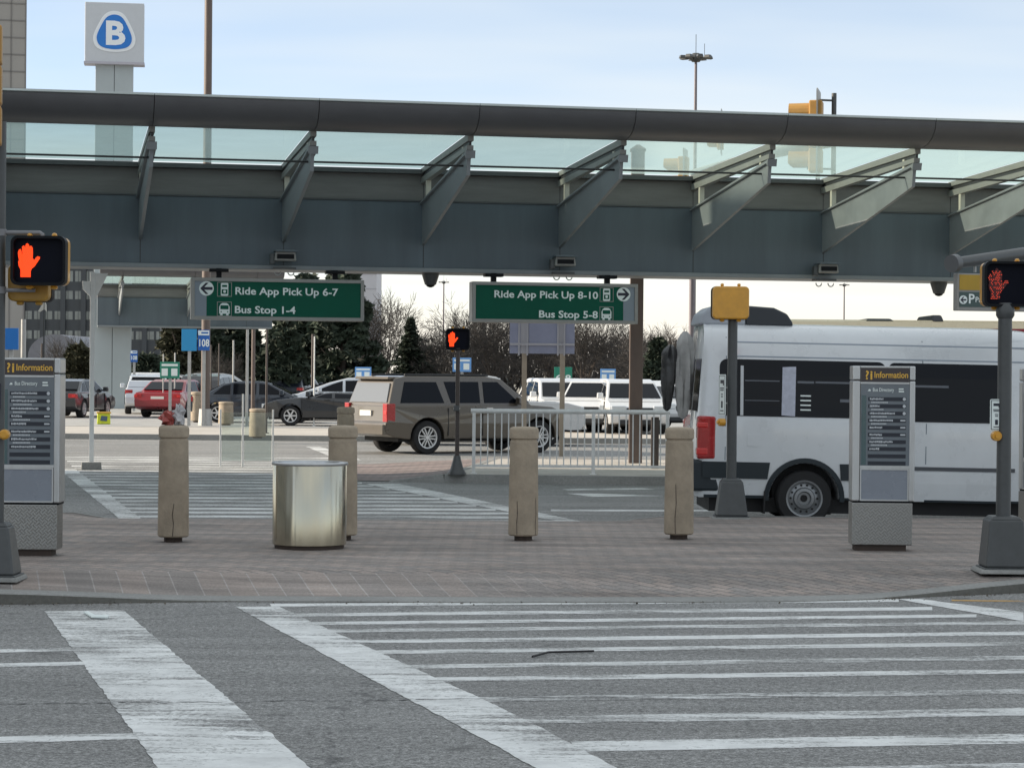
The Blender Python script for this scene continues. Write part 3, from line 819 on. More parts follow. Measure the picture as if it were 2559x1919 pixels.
def totem(label, loc, rz, seed=0):
    rnd = random.Random(seed)
    s = .001314; sz = .001285
    D_ = .30
    X = lambda a: (a-352)*s
    Z = lambda b: (1605-b)*sz
    t = thing('information_totem', label, 'information totem', loc, rz, 'information totems')
    b = MB(); b.box(X(165), 0, Z(1195), X(555), D_-.01, Z(95), 0, .004); b.build('cabinet', sign_frame_m, t)
    for x0, x1 in ((103, 163), (557, 602)):
        b = MB(); b.box(X(x0), -.012, Z(1197), X(x1), D_, Z(212), 0, .012); b.build('side_rail', alu, t)
        b = MB(); b.box(X(x0), -.012, Z(207), X(x1), D_, Z(90), 0, .012); b.build('top_cap', alu, t)
    b = MB(); b.box(X(164), -.006, Z(105), X(556), D_, Z(90), 0, .003); b.build('cross_trim', alu, t)
    b = MB(); b.box(X(164), -.008, Z(236), X(556), -.0, Z(222)); b.build('cross_trim', alu, t)
    b = MB(); b.box(X(164), -.008, Z(928), X(580), -.0, Z(906)); b.build('cross_trim', alu, t)
    b = MB(); b.box(X(168), -.004, Z(221), X(552), .0, Z(107)); b.build('header_panel', header_m, t)
    b = MB(); cap = 52*sz
    text_mb(b, '?', 72*sz/.727, X(200), Z(198), -.0075, 'LEFT', .02); text_mb(b, 'i', 72*sz/.727, X(240), Z(198), -.0075, 'LEFT', .03)
    text_mb(b, 'Information', cap/.727, X(272), Z(186), -.0075, 'LEFT', .015, width=268*s); b.build('header_lettering', amber_letter, t)
    b = MB(); b.box(X(168), -.003, Z(905), X(575), .0, Z(237)); b.build('directory_panel', board_m, t)
    b = MB(); b.box(X(176), -.006, Z(900), X(212), -.0035, Z(330)); b.build('glass_strip', teal_m, t)
    b = MB(); cap = 30*sz
    text_mb(b, 'Bus Directory', cap/.727, X(262), Z(298), -.0065, 'LEFT', .01, width=168*s)
    for k, (zz, w) in enumerate(((278, 38), (298, 42))): b.box(X(470), -.0065, Z(zz+5), X(470+w), -.0045, Z(zz-6))
    b.prism([(X(222), Z(296)), (X(246), Z(296)), (X(246), Z(284)), (X(234), Z(278))], -.0065, -.0045)
    b.build('directory_title', letter_w, t)
    rows = MB(); tx = MB()
    for i, zc in enumerate((360, 418, 477, 535, 593, 652, 710, 768, 827, 885)):
        rows.box(X(228), -.0065, Z(zc+16), X(530), -.0035, Z(zc-15))
        if i < 8:
            L_ = rnd.choice((100, 110, 185, 200, 190, 80)); a = 240
            while a < 240+L_:
                w = rnd.choice((5, 8, 11)); tx.box(X(a), -.0085, Z(zc+rnd.choice((6, 8))), X(min(a+w, 240+L_)), -.0068, Z(zc-rnd.choice((5, 8)))); a += w+2.5
            if i < 7 and i != 4:
                a = 252; L2 = rnd.choice((90, 120, 130))
                while a < 252+L2:
                    w = rnd.choice((6, 9)); tx.box(X(a), -.0065, Z(zc+33), X(a+w), -.0045, Z(zc+22)); a += w+2.5
            if i < 3: tx.prism(circ(X(515), Z(zc), 13*s, 10), -.0085, -.0068)
            elif i < 6: tx.box(X(485), -.0085, Z(zc+6), X(525), -.0068, Z(zc-6))
    rows.build('directory_rows', row_m, t); tx.build('row_lettering', white_dull, t)
    b = MB(); b.box(X(170), -.003, Z(1186), X(553), .0, Z(930)); b.build('lower_panel', lower_m, t)
    b = MB(); outline(b, X(166), Z(1194), X(556), Z(929), 11*s, -.003, -.010); b.build('lower_frame', alu, t)
    b = MB(); b.box(X(112), .004, Z(1212), X(596), D_-.01, Z(1195)); b.build('shadow_gap', black_plastic, t)
    b = MB(); b.box(X(104), -.010, Z(1556), X(588), D_, Z(1210), 0, .008); b.build('tread_base', tread, t)
    b = MB(); b.box(X(135), .02, 0, X(542), D_-.03, Z(1556)); b.build('plinth', rust_m, t)
    return t
totem('information totem between the amber-backed signal and the right pole', G(1906, 1190, .15), R(-2), 3)
totem('information totem beside the pole at the left edge of the picture', G(55, 1201, .15), R(1), 5)
p = G(2221, 1158, .15)
totem('edge-on information totem cut off by the right edge behind the dim hand signal', (p.x+.10, p.y+.1, .15), R(-68), 8)

# ------------------------------------------------------------------ bollards and bin
gbol = 'concrete bollards'
def bollard(label, loc, w=.327, h=1.25, rz=.39, group=gbol, cap=True):
    t = thing('bollard', label, 'bollard', loc, rz, group)
    k = h/1.25; q = w/.327
    b = MB(); b.cyl(0, 0, 0, .09*k, .098*q, n=16); b.build('core', rust_m, t)
    b = MB(); b.lathe([(.150*q, .055*k), (.166*q, .07*k), (.163*q, .5*k), (.155*q, 1.085*k), (.144*q, 1.10*k), (.144*q, 1.115*k)], 0, 0, 24); b.build('shaft', bollard_m, t, smooth=True, angle=30)
    b = MB(); b.lathe([(.146*q, 1.115*k), (.162*q, 1.125*k), (.163*q, 1.20*k), (.160*q, 1.222*k), (.150*q, 1.238*k), (.125*q, 1.248*k), (.06*q, 1.252*k)], 0, 0, 28); b.build('cap', bollard_m, t, smooth=True, angle=50)
    return t
bb = bollard('concrete bollard with long base cracks in front of the white railing', G(1130, 1167, .15))
def crack(t, pts, r=.1665):
    b = MB()
    for (a0, z0), (a1, z1) in zip(pts, pts[1:]):
        P0 = Vector((r*math.cos(a0), r*math.sin(a0), z0)); P1 = Vector((r*math.cos(a1), r*math.sin(a1), z1))
        w = Vector((-math.sin(a0), math.cos(a0), 0))*.004
        b.face([P0-w, P0+w, P1+w*.7, P1-w*.7])
    b.build('crack', rust_m, t)
rz0 = -R(90)-.39
crack(bb, [(rz0-.42, .07), (rz0-.45, .2), (rz0-.40, .3), (rz0-.43, .44)], .168); crack(bb, [(rz0+.95, .07), (rz0+.9, .18), (rz0+.97, .3), (rz0+.92, .48)], .168)
b2 = bollard('cracked concrete bollard just left of the amber-backed signal beside the van', G(1466, 1164, .15))
crack(b2, [(rz0-.3, .07), (rz0-.33, .25), (rz0-.26, .4), (rz0-.3, .62)], .168)
bollard('concrete bollard half hidden behind the steel litter bin', G(739, 1166, .15))
b4 = bollard('concrete bollard left of the steel bin with a crumpled bag on top', G(374, 1170, .15))
crack(b4, [(rz0+.1, .07), (rz0+.16, .2), (rz0+.08, .3), (rz0+.18, .42)], .168)
bollard('squat far concrete bollard on the kerb below the left-pointing green sign', G(556, 946, .15), .45, .80)
bollard('distant bollard in front of the grey lamp post', G(425, 912, .15), .42, 1.07)
bollard('distant low bollard below the pair of yellow posts', G(488, 918, .15), .50, .78)
p = G(745, 1000, .15); p = A(746, 1010, 43.5); p.z = .15
bollard('bollard rising behind the bin at the tail of the bronze car', p, .345, A(746, 879, 43.5).z-.15)
# crumpled bags on the bollard
def blob(mb, c, r, seed, n=12, m=8, sq=(1, 1, 1), rough=.25):
    rnd = random.Random(seed); rings = []
    for j in range(m+1):
        ring = []
        for i in range(n):
            th = PI*j/m; ph = 2*PI*i/n
            k = 1 + rough*(rnd.random()-.5)*2
            ring.append(mb.v((c[0]+r*sq[0]*k*math.sin(th)*math.cos(ph), c[1]+r*sq[1]*k*math.sin(th)*math.sin(ph), c[2]+r*sq[2]*k*math.cos(th))))
        rings.append(ring)
    for a, b in zip(rings, rings[1:]):
        for i in range(n): mb.b.faces.new((a[i], a[(i+1) % n], b[(i+1) % n], b[i]))
ctop = Vector(b4.location) + Vector((0, 0, 1.25))
t = thing('crumpled_bag', 'crumpled red and grey plastic bag lying on top of a concrete bollard', 'bag', ctop, 0)
b = MB(); blob(b, (-.06, -.02, .07), .09, 4, sq=(1, .9, .85), rough=.3); b.build('red_wrap', mat('red_plastic', (.30, .05, .04), .35, var=.4, vscale=14), t)
b = MB(); blob(b, (.05, .0, .10), .085, 9, sq=(.8, .9, 1.3), rough=.35); b.build('grey_wrap', mat('grey_plastic', (.42, .41, .42), .35, var=.3, vscale=10), t)
# litter bin
p = G(661, 1189, .15)
t = thing('litter_bin', 'round stainless steel litter bin on the brick pavement between two bollards', 'litter bin', p+Vector((0, .38, 0)), .3)
m = stainless; N, L = nodes_of(m)
tc = N.new('ShaderNodeTexCoord'); mp = N.new('ShaderNodeMapping'); mp.inputs['Scale'].default_value = (1, 1, .06); L.new(tc.outputs['Object'], mp.inputs['Vector'])
nz = noise(N, L, mp.outputs['Vector'], 5.5, 2, .4); bp = N.new('ShaderNodeBump'); bp.inputs['Strength'].default_value = .42; bp.inputs['Distance'].default_value = .05
L.new(nz, bp.inputs['Height']); L.new(bp.outputs['Normal'], N['Principled BSDF'].inputs['Normal'])
b = MB(); b.lathe([(.36, 0), (.365, .045)], 0, 0, 48); b.build('base_ring', rust_m, t, smooth=True)
b = MB(); b.lathe([(.372, .035), (.385, .045), (.385, .86), (.380, .87)], 0, 0, 96); b.build('shell', stainless, t, smooth=True)
b = MB(); b.lathe([(.383, .862), (.396, .868), (.398, .885), (.39, .897), (.345, .893), (.335, .86), (.33, .70)], 0, 0, 64, caps=False); b.build('rim', alu, t, smooth=True)
b = MB(); b.lathe([(.331, .72), (.001, .70)], 0, 0, 32, caps=False); b.build('liner', black_plastic, t)

# ------------------------------------------------------------------ railing, posts, poles
pa, pb = G(1023, 1023, .15), G(1441, 1026, .15)
dvec = pb - pa; Lf = math.hypot(dvec.x, dvec.y); rzf = math.atan2(dvec.y, dvec.x)
t = thing('railing', 'white painted steel railing with upright bars along the far kerb', 'railing', pa, rzf)
for x in (0, Lf*.617, Lf):
    b = MB(); b.box(x-.03, -.03, 0, x+.03, .03, 1.13); b.box(x-.06, -.06, 0, x+.06, .06, .012); b.build('post', white_fence, t)
b = MB(); b.tube([(-.06, 0, 1.14), (Lf+.04, 0, 1.14)], .042, 12); b.build('top_rail', white_fence, t, smooth=True)
b = MB(); b.box(.03, -.025, .12, Lf-.03, .025, .17); b.build('bottom_rail', white_fence, t)
nb = int(Lf/.122)
for i in range(1, nb):
    x = i*Lf/nb
    if abs(x-Lf*.617) < .05: continue
    b = MB(); b.box(x-.011, -.011, .16, x+.011, .011, 1.12); b.build('baluster', white_fence, t)

t = thing('road_sign', 'large blue-grey sign back on two steel posts behind the right green sign', 'sign', (G(1131, 985, .15)), 0)
bx0 = Vector(t.location); wpos = G(1214, 987, .15)
for q, m in ((bx0, galv), (wpos, brown_pole)):
    b = MB(); x = q.x-bx0.x; b.box(x-.055, -.05, 0, x+.055, .05, 3.3); b.build('post', mat('sign_post', (.30, .26, .21), .5, .1, var=.15, vscale=3), t)
zl = A(1170, 764, bx0.y).z-.15; m1 = mat('sign_back', (.235, .26, .37), .45, .15, var=.1, vscale=2)
for xa, xb in ((1101, 1124), (1142, 1204), (1221, 1241)):
    x0, x1 = A(xa, 740, bx0.y).x-bx0.x, A(xb, 740, bx0.y).x-bx0.x
    b = MB(); b.box(x0, -.075, zl, x1, -.06, 3.45); b.build('back_panel', m1, t)
x0, x1 = A(1101, 740, bx0.y).x-bx0.x, A(1241, 740, bx0.y).x-bx0.x
b = MB(); b.box(x0, -.055, zl-.0, x1, -.035, 3.45)
for zz in (zl+.18, 3.1): b.box(x0, -.10, zz, x1, -.075, zz+.05)
for xx in (1121, 1139, 1205, 1219): x = A(xx, 740, bx0.y).x-bx0.x; b.box(x-.018, -.11, zl-.04, x+.018, -.101, 3.45)
b.build('stiffener', mat('sign_rib', (.36, .37, .42), .45, .2), t)

c = G(1372, 1000, .15)
t = thing('steel_column', 'tall brown steel column behind the right end of the green sign', 'post', c, 0)
zt = A(1380, 328, c.y).z-.15
b = MB(); b.box(-.135, -.12, 0, .135, .12, zt, 0, .01); b.build('shaft', brown_pole, t)
zb = A(1372, 888, c.y).z-.15; b = MB(); b.box(-.19, -.17, zb-.04, .19, .17, zb+.02); b.build('band', black_plastic, t)
b = MB(); b.box(-.16, -.15, zt, .16, .15, zt+.05, .0, .01); b.box(-.15, -.14, zt+.05, .15, .14, zt+.14, .8); b.build('cap', brown_pole, t)
c = G(1414, 1012, .15)
t = tag(MB().box(-.075, -.06, 0, .075, .06, 1.0, 0, .008).build('marker_post', brown_dark), 'short dark brown post behind the railing near the van bumper', 'post'); t.location = c

def slim_post(x, y0, y1, w, m, label, zb=.15, Y=None, name='sign_post', cap=None):
    c = G(x, y1, zb) if Y is None else A(x, y1, Y)
    if Y is not None: c.z = zb
    z = A(x, y0, c.y).z - c.z; r = w*mpd(c.y)/2
    t = thing(name, label, 'post', c, 0, 'slim posts along the far kerb')
    b = MB(); b.cyl(0, 0, 0, z, r, r*.9, 12); b.build('shaft', m, t, smooth=True)
    b = MB(); b.cyl(0, 0, -.0, .02, r*2.6, n=12); b.build('foot_plate', m, t)
    return t
slim_post(533, 712, 920, 6.5, galv, 'light grey post, left of the close pair under the left green sign')
slim_post(546, 712, 918, 9, brown_pole, 'thick brown post, right of the close pair under the left green sign')
slim_post(575, 712, 936, 5, brown_dark, 'thin dark post rising behind the squat far bollard')
slim_post(675, 722, 908, 8, brown_dark, 'dark post with a pale strip in front of the evergreens')
slim_post(679, 727, 780, 3, white_steel, 'pale narrow strip post standing at the dark post by the evergreens', Y=76.)
slim_post(455, 745, 905, 3.5, brown_dark, 'thin dark rod just right of the 108 sign')
slim_post(472, 742, 905, 3.5, brown_dark, 'thin dark rod left of the yellow posts')
slim_post(503, 735, 905, 4, galv, 'thin grey rod between yellow posts and the close pair')
slim_post(352, 765, 902, 3, galv, 'thin rod left of the small green bay sign')
slim_post(377, 762, 902, 3.5, galv, 'thin rod right of the small green bay sign')
slim_post(1321, 830, 925, 6, brown_pole, 'short brown post right under the small blue bay sign behind the railing')
for x, lab in ((484, 'yellow guard post, left of the pair behind a low bollard'), (491.5, 'yellow guard post, right of the pair behind a low bollard')):
    slim_post(x, 836, 905, 5, mat('guard_yellow', (.72, .50, .06), .5), lab, name='guard_post')
# white post under the near canopy
c = A(198, 900, 45.1); c.z = .15
t = thing('white_post', 'tall slim white steel post with a flared top plate under the canopy at left', 'post', c, TH)
zt = 3.9-.15
b = MB(); b.box(-.045, -.05, 0, .045, .05, zt); b.build('shaft', white_steel, t)
b = MB(); b.box(-.2, -.2, -.16, .2, .2, .0, .05, .01); b.build('footing', conc, t)
b = MB(); b.prism([(.05, zt-.55), (.05, zt-.02), (.30, zt-.02)], -.03, .03); b.prism([(-.05, zt-.48), (-.05, zt-.18), (-.20, zt-.18), (-.19, zt-.34)], -.05, .05); b.build('top_plate', white_steel, t)
# tall lamp posts
c = A(443, 935, 75.); c.z = .15
t = thing('lamp_post', 'tall brown lamp post rising out of the picture right of the lettered pylon', 'lamp post', c, 0)
b = MB(); b.cyl(0, 0, 0, 22, .15, .115, 16); b.build('pole', brown_pole, t, smooth=True)
b = MB(); b.cyl(0, 0, 0, .55, .24, .2, 16); b.build('base', galv, t)
b = MB(); b.tube([(-1.6, 0, 22), (1.6, 0, 22)], .05, 8); b.box(-2.1, -.2, 21.9, -1.4, .2, 22.1); b.box(1.4, -.2, 21.9, 2.1, .2, 22.1); b.build('lamp_arm', brown_pole, t)
def high_mast(label, x, ytop, Y, wb, g='high mast floodlights'):
    c = A(x, 810, Y); c.z = 0; z = A(x, ytop, Y).z
    t = thing('high_mast_light', label, 'floodlight mast', c, 0, g)
    b = MB(); b.cyl(0, 0, 0, z, wb/2, wb*.28, 14); b.build('pole', mat('mast_steel', (.16, .14, .15), .5, .3), t, smooth=True)
    b = MB(); b.lathe([(.35, z-.5), (.5, z-.3), (.5, z), (.3, z+.25)], 0, 0, 14)
    for k in range(8):
        a = 2*PI*k/8+.2; b.tube([(0, 0, z-.2), (1.0*math.cos(a), 1.0*math.sin(a), z-.15)], .07, 6)
    b.tube([(0, 0, z+.2), (0, 0, z+1.9)], .03, 5); b.tube([(.75, 0, z), (.75, 0, z+1.1)], .025, 5)
    b.build('ring', dark_pole, t)
    for k in range(8):
        a = 2*PI*k/8+.2; b = MB()
        b.M = Matrix.Translation((1.15*math.cos(a), 1.15*math.sin(a), z-.1)) @ Matrix.Rotation(a, 4, 'Z')
        b.box(-.25, -.28, -.12, .35, .28, .14, .25, .03); b.build('luminaire', dark_pole, t)
    return t
high_mast('high mast floodlight above the canopy, largest of the masts', 1497, 122, 200, .42)
high_mast('distant floodlight mast seen between the two green signs', 957, 609, 640, .6)
high_mast('distant floodlight mast seen above the white van roof', 1822, 615, 640, .6)

# ------------------------------------------------------------------ lettered pylon
c = A(243, 800, 106.2); c.z = 0; Y = c.y
t = thing('pylon_sign', 'tall grey pylon topped by a white cabinet with a blue B emblem', 'pylon sign', c, R(8))
k = mpd(Y); zs0 = A(243, 143, Y).z; zs1 = A(243, 13, Y).z
b = MB(); b.box(-40*k, -.6, 0, -.012, -.1, zs0, 0, .02); b.box(.012, -.6, 0, 40*k, -.1, zs0, 0, .02); b.build('shaft', pylon_m, t)
b = MB(); b.box(-.0118, -.57, 0, .0118, -.13, zs0); b.build('shaft_joint', dark_pole, t)
b = MB(); b.box(-62.5*k, -.9, zs0, 62.5*k, -.1, zs1, 0, .03); b.build('cabinet', cab_m, t)
b = MB(); b.box(-64*k, -.94, zs0-.04, 64*k, -.05, zs0+.07); b.build('cabinet_lip', mat('cabinet_lip', (.42, .41, .46), .5), t)
def tri(s):        # rounded emblem outline, metres; from 860x640 crop (2.572 px per photo px)
    pts = [(722, 92), (765, 102), (795, 130), (822, 180), (845, 230), (857, 270), (850, 310), (825, 338), (780, 352), (722, 357), (665, 352), (620, 338), (595, 312), (585, 270), (597, 228), (622, 178), (648, 130), (680, 102)]
    return [((a-722)*s, -(b_-232)*s) for a, b_ in pts]
def smooth_poly(P, n=2):
    for _ in range(n):
        Q = []
        for i in range(len(P)):
            a, b_ = P[i], P[(i+1) % len(P)]; Q += [(a[0]*.75+b_[0]*.25, a[1]*.75+b_[1]*.25), (a[0]*.25+b_[0]*.75, a[1]*.25+b_[1]*.75)]
        P = Q
    return P
s_ = k/K/2.572
zc = (zs0+zs1)/2 + .02
b = MB(); b.prism([(a, zc+c_) for a, c_ in smooth_poly(tri(s_))], -.93, -.905); b.build('emblem_border', logo_w, t)
b = MB(); b.prism([(a*.825, zc-.02+c_*.84) for a, c_ in smooth_poly(tri(s_))], -.955, -.935); b.build('emblem', logo_b, t)
b = MB(); text_mb(b, 'B', 150*s_/.727, 2*s_, zc-74*s_, -.962, 'CENTER', .035, width=122*s_); b.build('emblem_letter', logo_w, t)

# ------------------------------------------------------------------ traffic signals behind the canopy
def tsig(label, x, y, Y, sc, rz):
    t = thing('traffic_signal', label, 'traffic signal', A(x, y, Y), rz, gt); traffic_head(t, sc); return t
tsig('amber traffic signal with a grey backplate poking above the canopy roof edge', 1762, 296, 50, 1.5, R(-12))
tsig('amber traffic signal dimly seen through the roof glass at the middle rafters', 1476, 395, 60, 1.3, R(-12))
t = tsig('amber traffic signal seen through the roof glass beside the mast arm', 1556, 286, 55, .8, R(-8))
c = A(1491, 1000, 50.3); c.z = .0; Y = c.y
t = thing('signal_mast', 'signal mast pole beside the van roof whose arm slopes behind the canopy glass', 'signal mast', c, 0)
b = MB(); b.cyl(0, 0, 0, A(1491, 372, Y).z, .065, .055, 12); b.build('pole', mat('mast_mauve', (.20, .18, .20), .5, .2), t, smooth=True)
sx_ = A(1801, 300, Y).x-c.x
b = MB(); b.tube([(sx_, 0, A(1801, 378, Y).z), (sx_, 0, A(1801, 202, Y).z)], .055, 12); b.build('riser', dark_pole, t, smooth=True)
p0, p1 = A(1491, 378, Y)-c, A(1801, 304, Y)-c
b = MB(); b.tube([p0, (p0*.5+p1*.5)+Vector((0, 0, .06)), p1], .10, 12, .14); b.build('mast_arm', galv, t, smooth=True)
b = MB()
for yy in (218, 366): z = A(1801, yy, Y).z; b.tube([(sx_, 0, z), (A(1768, yy, Y).x-c.x, -.1, z)], .025, 6)
b.build('clamp', dark_pole, t)

# ------------------------------------------------------------------ right mast arm and parking sign
Y = 29.
e0, e1 = A(2060, 569, Y), A(2240, 545, Y+1.2)
pb_ = e1 + (e1-e0)*1.9; pole = Vector((pb_.x, pb_.y, .15))
t = thing('sign_mast', 'thick grey mast arm ending in a round flange at the right edge', 'mast arm', pole, 0)
b = MB(); b.tube([e0-pole, e1-pole, pb_-pole], .072, 16, .11); b.build('mast_arm', dark_pole, t, smooth=True)
b = MB(); dv = (e1-e0).normalized()
b.tube([e0-pole-dv*.05, e0-pole+dv*.05], .115, 20); b.build('flange', mat('flange_grey', (.11, .115, .12), .45), t, smooth=True)
b = MB(); b.cyl(0, 0, -.15, pb_.z+.4, .16, .13, 18); b.build('pole', dark_pole, t, smooth=True)
b = MB(); q0 = e0+dv*.45-pole; b.tube([q0, q0+Vector((0, 0, -.15))], .02, 6); q1 = e0+dv*1.1-pole; b.tube([q1, q1+Vector((0, 0, -.15))], .02, 6); b.build('hanger', galv, t)
sa = A(2067, 590, Y); sb = A(2067, 671, Y); H = sa.z-sb.z
t = thing('parking_sign', 'parking sign with amber top and dark green lower half behind the dim hand signal', 'sign', sb+Vector((0, 0, 0)), R(14))
Wd = 1.15
b = MB(); b.box(0, 0, 0, Wd, .12, H, 0, .01); b.build('cabinet', sign_frame_m, t)
b = MB(); b.box(.03, -.006, H*.55, Wd-.03, -.001, H*.96); b.build('amber_panel', mat('sign_amber', (.40, .25, .02), .45, var=.08), t)
b = MB(); b.box(.03, -.006, H*.10, Wd-.03, -.001, H*.50); b.build('green_panel', mat('sign_dark_green', (.05, .085, .08), .45), t)
b = MB(); b.prism(circ(.082, H*.29, H*.115), -.012, -.008); b.build('arrow_disc', letter_w, t)
b = MB(); text_mb(b, 'P', .17, .150, H*.20, -.012, 'LEFT', .02); text_mb(b, 'Parking', .095, .245, H*.235, -.012, 'LEFT', .012)
b.build('lettering', letter_w, t)
b = MB(); r_ = H*.10; b.prism([(.082+a*r_, H*.29+q*r_) for a, q in arrow_poly(1)], -.016, -.0135); b.build('arrow', letter_dk, t)

# ------------------------------------------------------------------ small bay and parking signs
def small_sign(name, label, x0, y0, x1, y1, Y, m, text=None, header=False, post=True, g='bay number signs', marks=True, zb=.15, ypost=None):
    a, d = A(x0, y1, Y), A(x1, y0, Y); W, H = d.x-a.x, d.z-a.z
    cx = (a.x+d.x)/2
    t = thing(name, label, 'sign', (cx, Y, zb), 0, g)
    z0 = a.z-zb
    b = MB(); b.box(-W/2, -.04, z0, W/2, .04, z0+H, 0, .006); b.build('panel', m, t)
    b = MB()
    if header: b.box(-W*.47, -.046, z0+H*.74, W*.47, -.042, z0+H*.97)
    if text: text_mb(b, text, H*.36/.727, 0, z0+H*.2, -.047, 'CENTER', .02, width=W*.86)
    elif marks:
        for i in (-1, 1): b.box(i*W*.25-W*.17, -.046, z0+H*.15, i*W*.25+W*.15, -.042, z0+H*.6)
        b.box(-W*.42, -.046, z0+H*.74, W*.42, -.042, z0+H*.88)
    b.build('lettering', letter_w, t)
    if header:
        b = MB(); b.box(-W*.2, -.050, z0+H*.82, W*.4, -.0475, z0+H*.9); b.build('header_lettering', blue_sign, t)
    if post:
        b = MB(); b.box(-.05, .042, 0, .05, .12, z0+H*.9); b.build('post', galv, t)
    return t
small_sign('bay_sign', 'blue bay sign reading 108 on the lamp post', 427.5, 713, 453, 757, 74.5, blue_sign, '108', True)
small_sign('parking_sign', 'bright cyan sign panel just left of the 108 bay sign', 392.5, 711, 425, 758, 74.4, cyan_sign, marks=False)
small_sign('bay_sign', 'small blue bay sign beside the wide grey pylon shaft', 282, 757, 297, 782, 100, blue_sign, '108', True)
small_sign('bay_sign', 'blue double bay sign above the pale car behind the bronze car tail', 767, 793, 802, 819, 85, mat('sign_pale_blue', (.12, .30, .62), .45))
small_sign('bay_sign', 'blue double bay sign behind the distant orange hand signal', 978, 773, 1018, 803, 80, mat('sign_pale_blue', (.12, .30, .62), .45))
small_sign('bay_sign', 'small pale blue bay sign between railing posts and the brown column', 1297, 797, 1330, 826, 82, mat('sign_pale_blue', (.12, .30, .62), .45))
small_sign('bay_sign', 'small green bay sign reading 6-8 behind the sign posts', 1197, 793, 1236, 830, 84, green_small, '6-8', g='small green bay signs')
small_sign('bay_sign', 'small green bay sign between thin rods at left', 346, 782, 388, 817, 82, green_small, g='small green bay signs')
small_sign('parking_sign', 'plain blue sign panel above the left information totem', 6, 709, 40, 755, 60, cyan_sign if False else mat('sign_azure', (.01, .16, .52), .45), marks=False)
slim_post(49, 690, 960, 12, galv, 'broad grey post behind the left information totem')
slim_post(89, 742, 960, 5, brown_dark, 'thin dark post behind the left information totem')
# ------------------------------------------------------------------ vehicles
car_glass = mat('car_glass', (.004, .005, .008), .06, spec=.20)
car_glass_light = mat('car_glass_grey', (.16, .17, .18), .12, spec=.8, coat=.5)
tyre_m = mat('tyre', (.012, .012, .013), .8, var=.2)
rim_m = mat('rim_silver', (.62, .62, .62), .3, .45)
rim_dark = mat('rim_dark', (.03, .03, .032), .4, .5)
red_lamp = mat('tail_lamp', (.34, .008, .010), .25, coat=.7, var=.15, vscale=8)
red_bright = mat('tail_lamp_inner', (.55, .02, .02), .25, coat=.7)
head_lamp = mat('head_lamp', (.62, .66, .70), .15, .3, coat=.6)
trim_dark = mat('car_trim', (.018, .02, .023), .55)
chrome = mat('chrome', (.6, .6, .6), .15, 1.)
plate_m = mat('plate', (.62, .62, .58), .5)
def carpaint(name, col, metal=0., var=.03):
    return mat(name, col, .28, metal, var=var, vscale=2, coat=.8)
def wheel(parent, x, y, z, r, side, w=.24, style='spoke', ns=6, rm=None):
    rm = rm or rim_m
    b = MB(); R_ = r; ri = r*.64
    b.lathe([(ri, -w/2), (R_*.93, -w/2), (R_*.985, -w*.40), (R_, -w*.25), (R_, w*.25), (R_*.985, w*.40), (R_*.93, w/2), (ri, w/2), (ri*.97, 0), (ri, -w/2)], 0, 0, 36, 'y', caps=False)
    wh = b.build('wheel', tyre_m, parent, smooth=True, angle=35); wh.location = (x, y, z)
    o = side*w/2
    b = MB()
    b.lathe([(ri*1.0, o*.95), (ri*1.03, o*1.03), (ri*.93, o*1.0), (ri*.88, o*.55)], 0, 0, 32, 'y', caps=False)
    if style == 'steel':
        b.lathe([(ri*.88, o*.55), (ri*.62, o*.70), (ri*.56, o*.95), (ri*.40, o*.98), (ri*.34, o*.6), (.001, o*.6)], 0, 0, 32, 'y', caps=False)
    b.build('rim', rm, wh, smooth=True, angle=40)
    if style == 'steel':
        b = MB()
        for k in range(14):
            a = 2*PI*k/14; b.prism(circ(ri*.75*math.cos(a), ri*.75*math.sin(a), ri*.065, 8), o*.72, o*.66)
        b.prism(circ(0, 0, ri*.2, 16), o*.68, o*.62)
        b.build('rim_hole', tyre_m, wh)
    else:
        b = MB(); b.lathe([(ri*.9, o*.35), (.001, o*.36)], 0, 0, 28, 'y', caps=False); b.build('brake', tyre_m, wh)
        b = MB()
        for k in range(ns):
            for dx in ((-.07, .07) if style == 'twin' else (0,)):
                a = 2*PI*k/ns; ca, sa = math.cos(a), math.sin(a); hw = ri*(.055 if style == 'twin' else .11)
                P = [(ri*.12, dx*ri*1.2-hw), (ri*.92, dx*ri*2.4-hw), (ri*.92, dx*ri*2.4+hw), (ri*.12, dx*ri*1.2+hw)]
                b.prism([(p*ca-q*sa, p*sa+q*ca) for p, q in P], o*.9, o*.6)
        b.prism(circ(0, 0, ri*.2, 14), o*.95, o*.6)
        b.build('spokes', rm, wh)
    return wh
def arch_pts(xc, r, zb, n=12):       # going from front to rear over the wheel (x decreasing)
    a0 = math.asin(max(-1, min(1, (zb-0)/r)))
    return [(xc + r*math.cos(a), r*math.sin(a)) for a in [a0 + (PI-2*a0)*i/n for i in range(n+1)]]
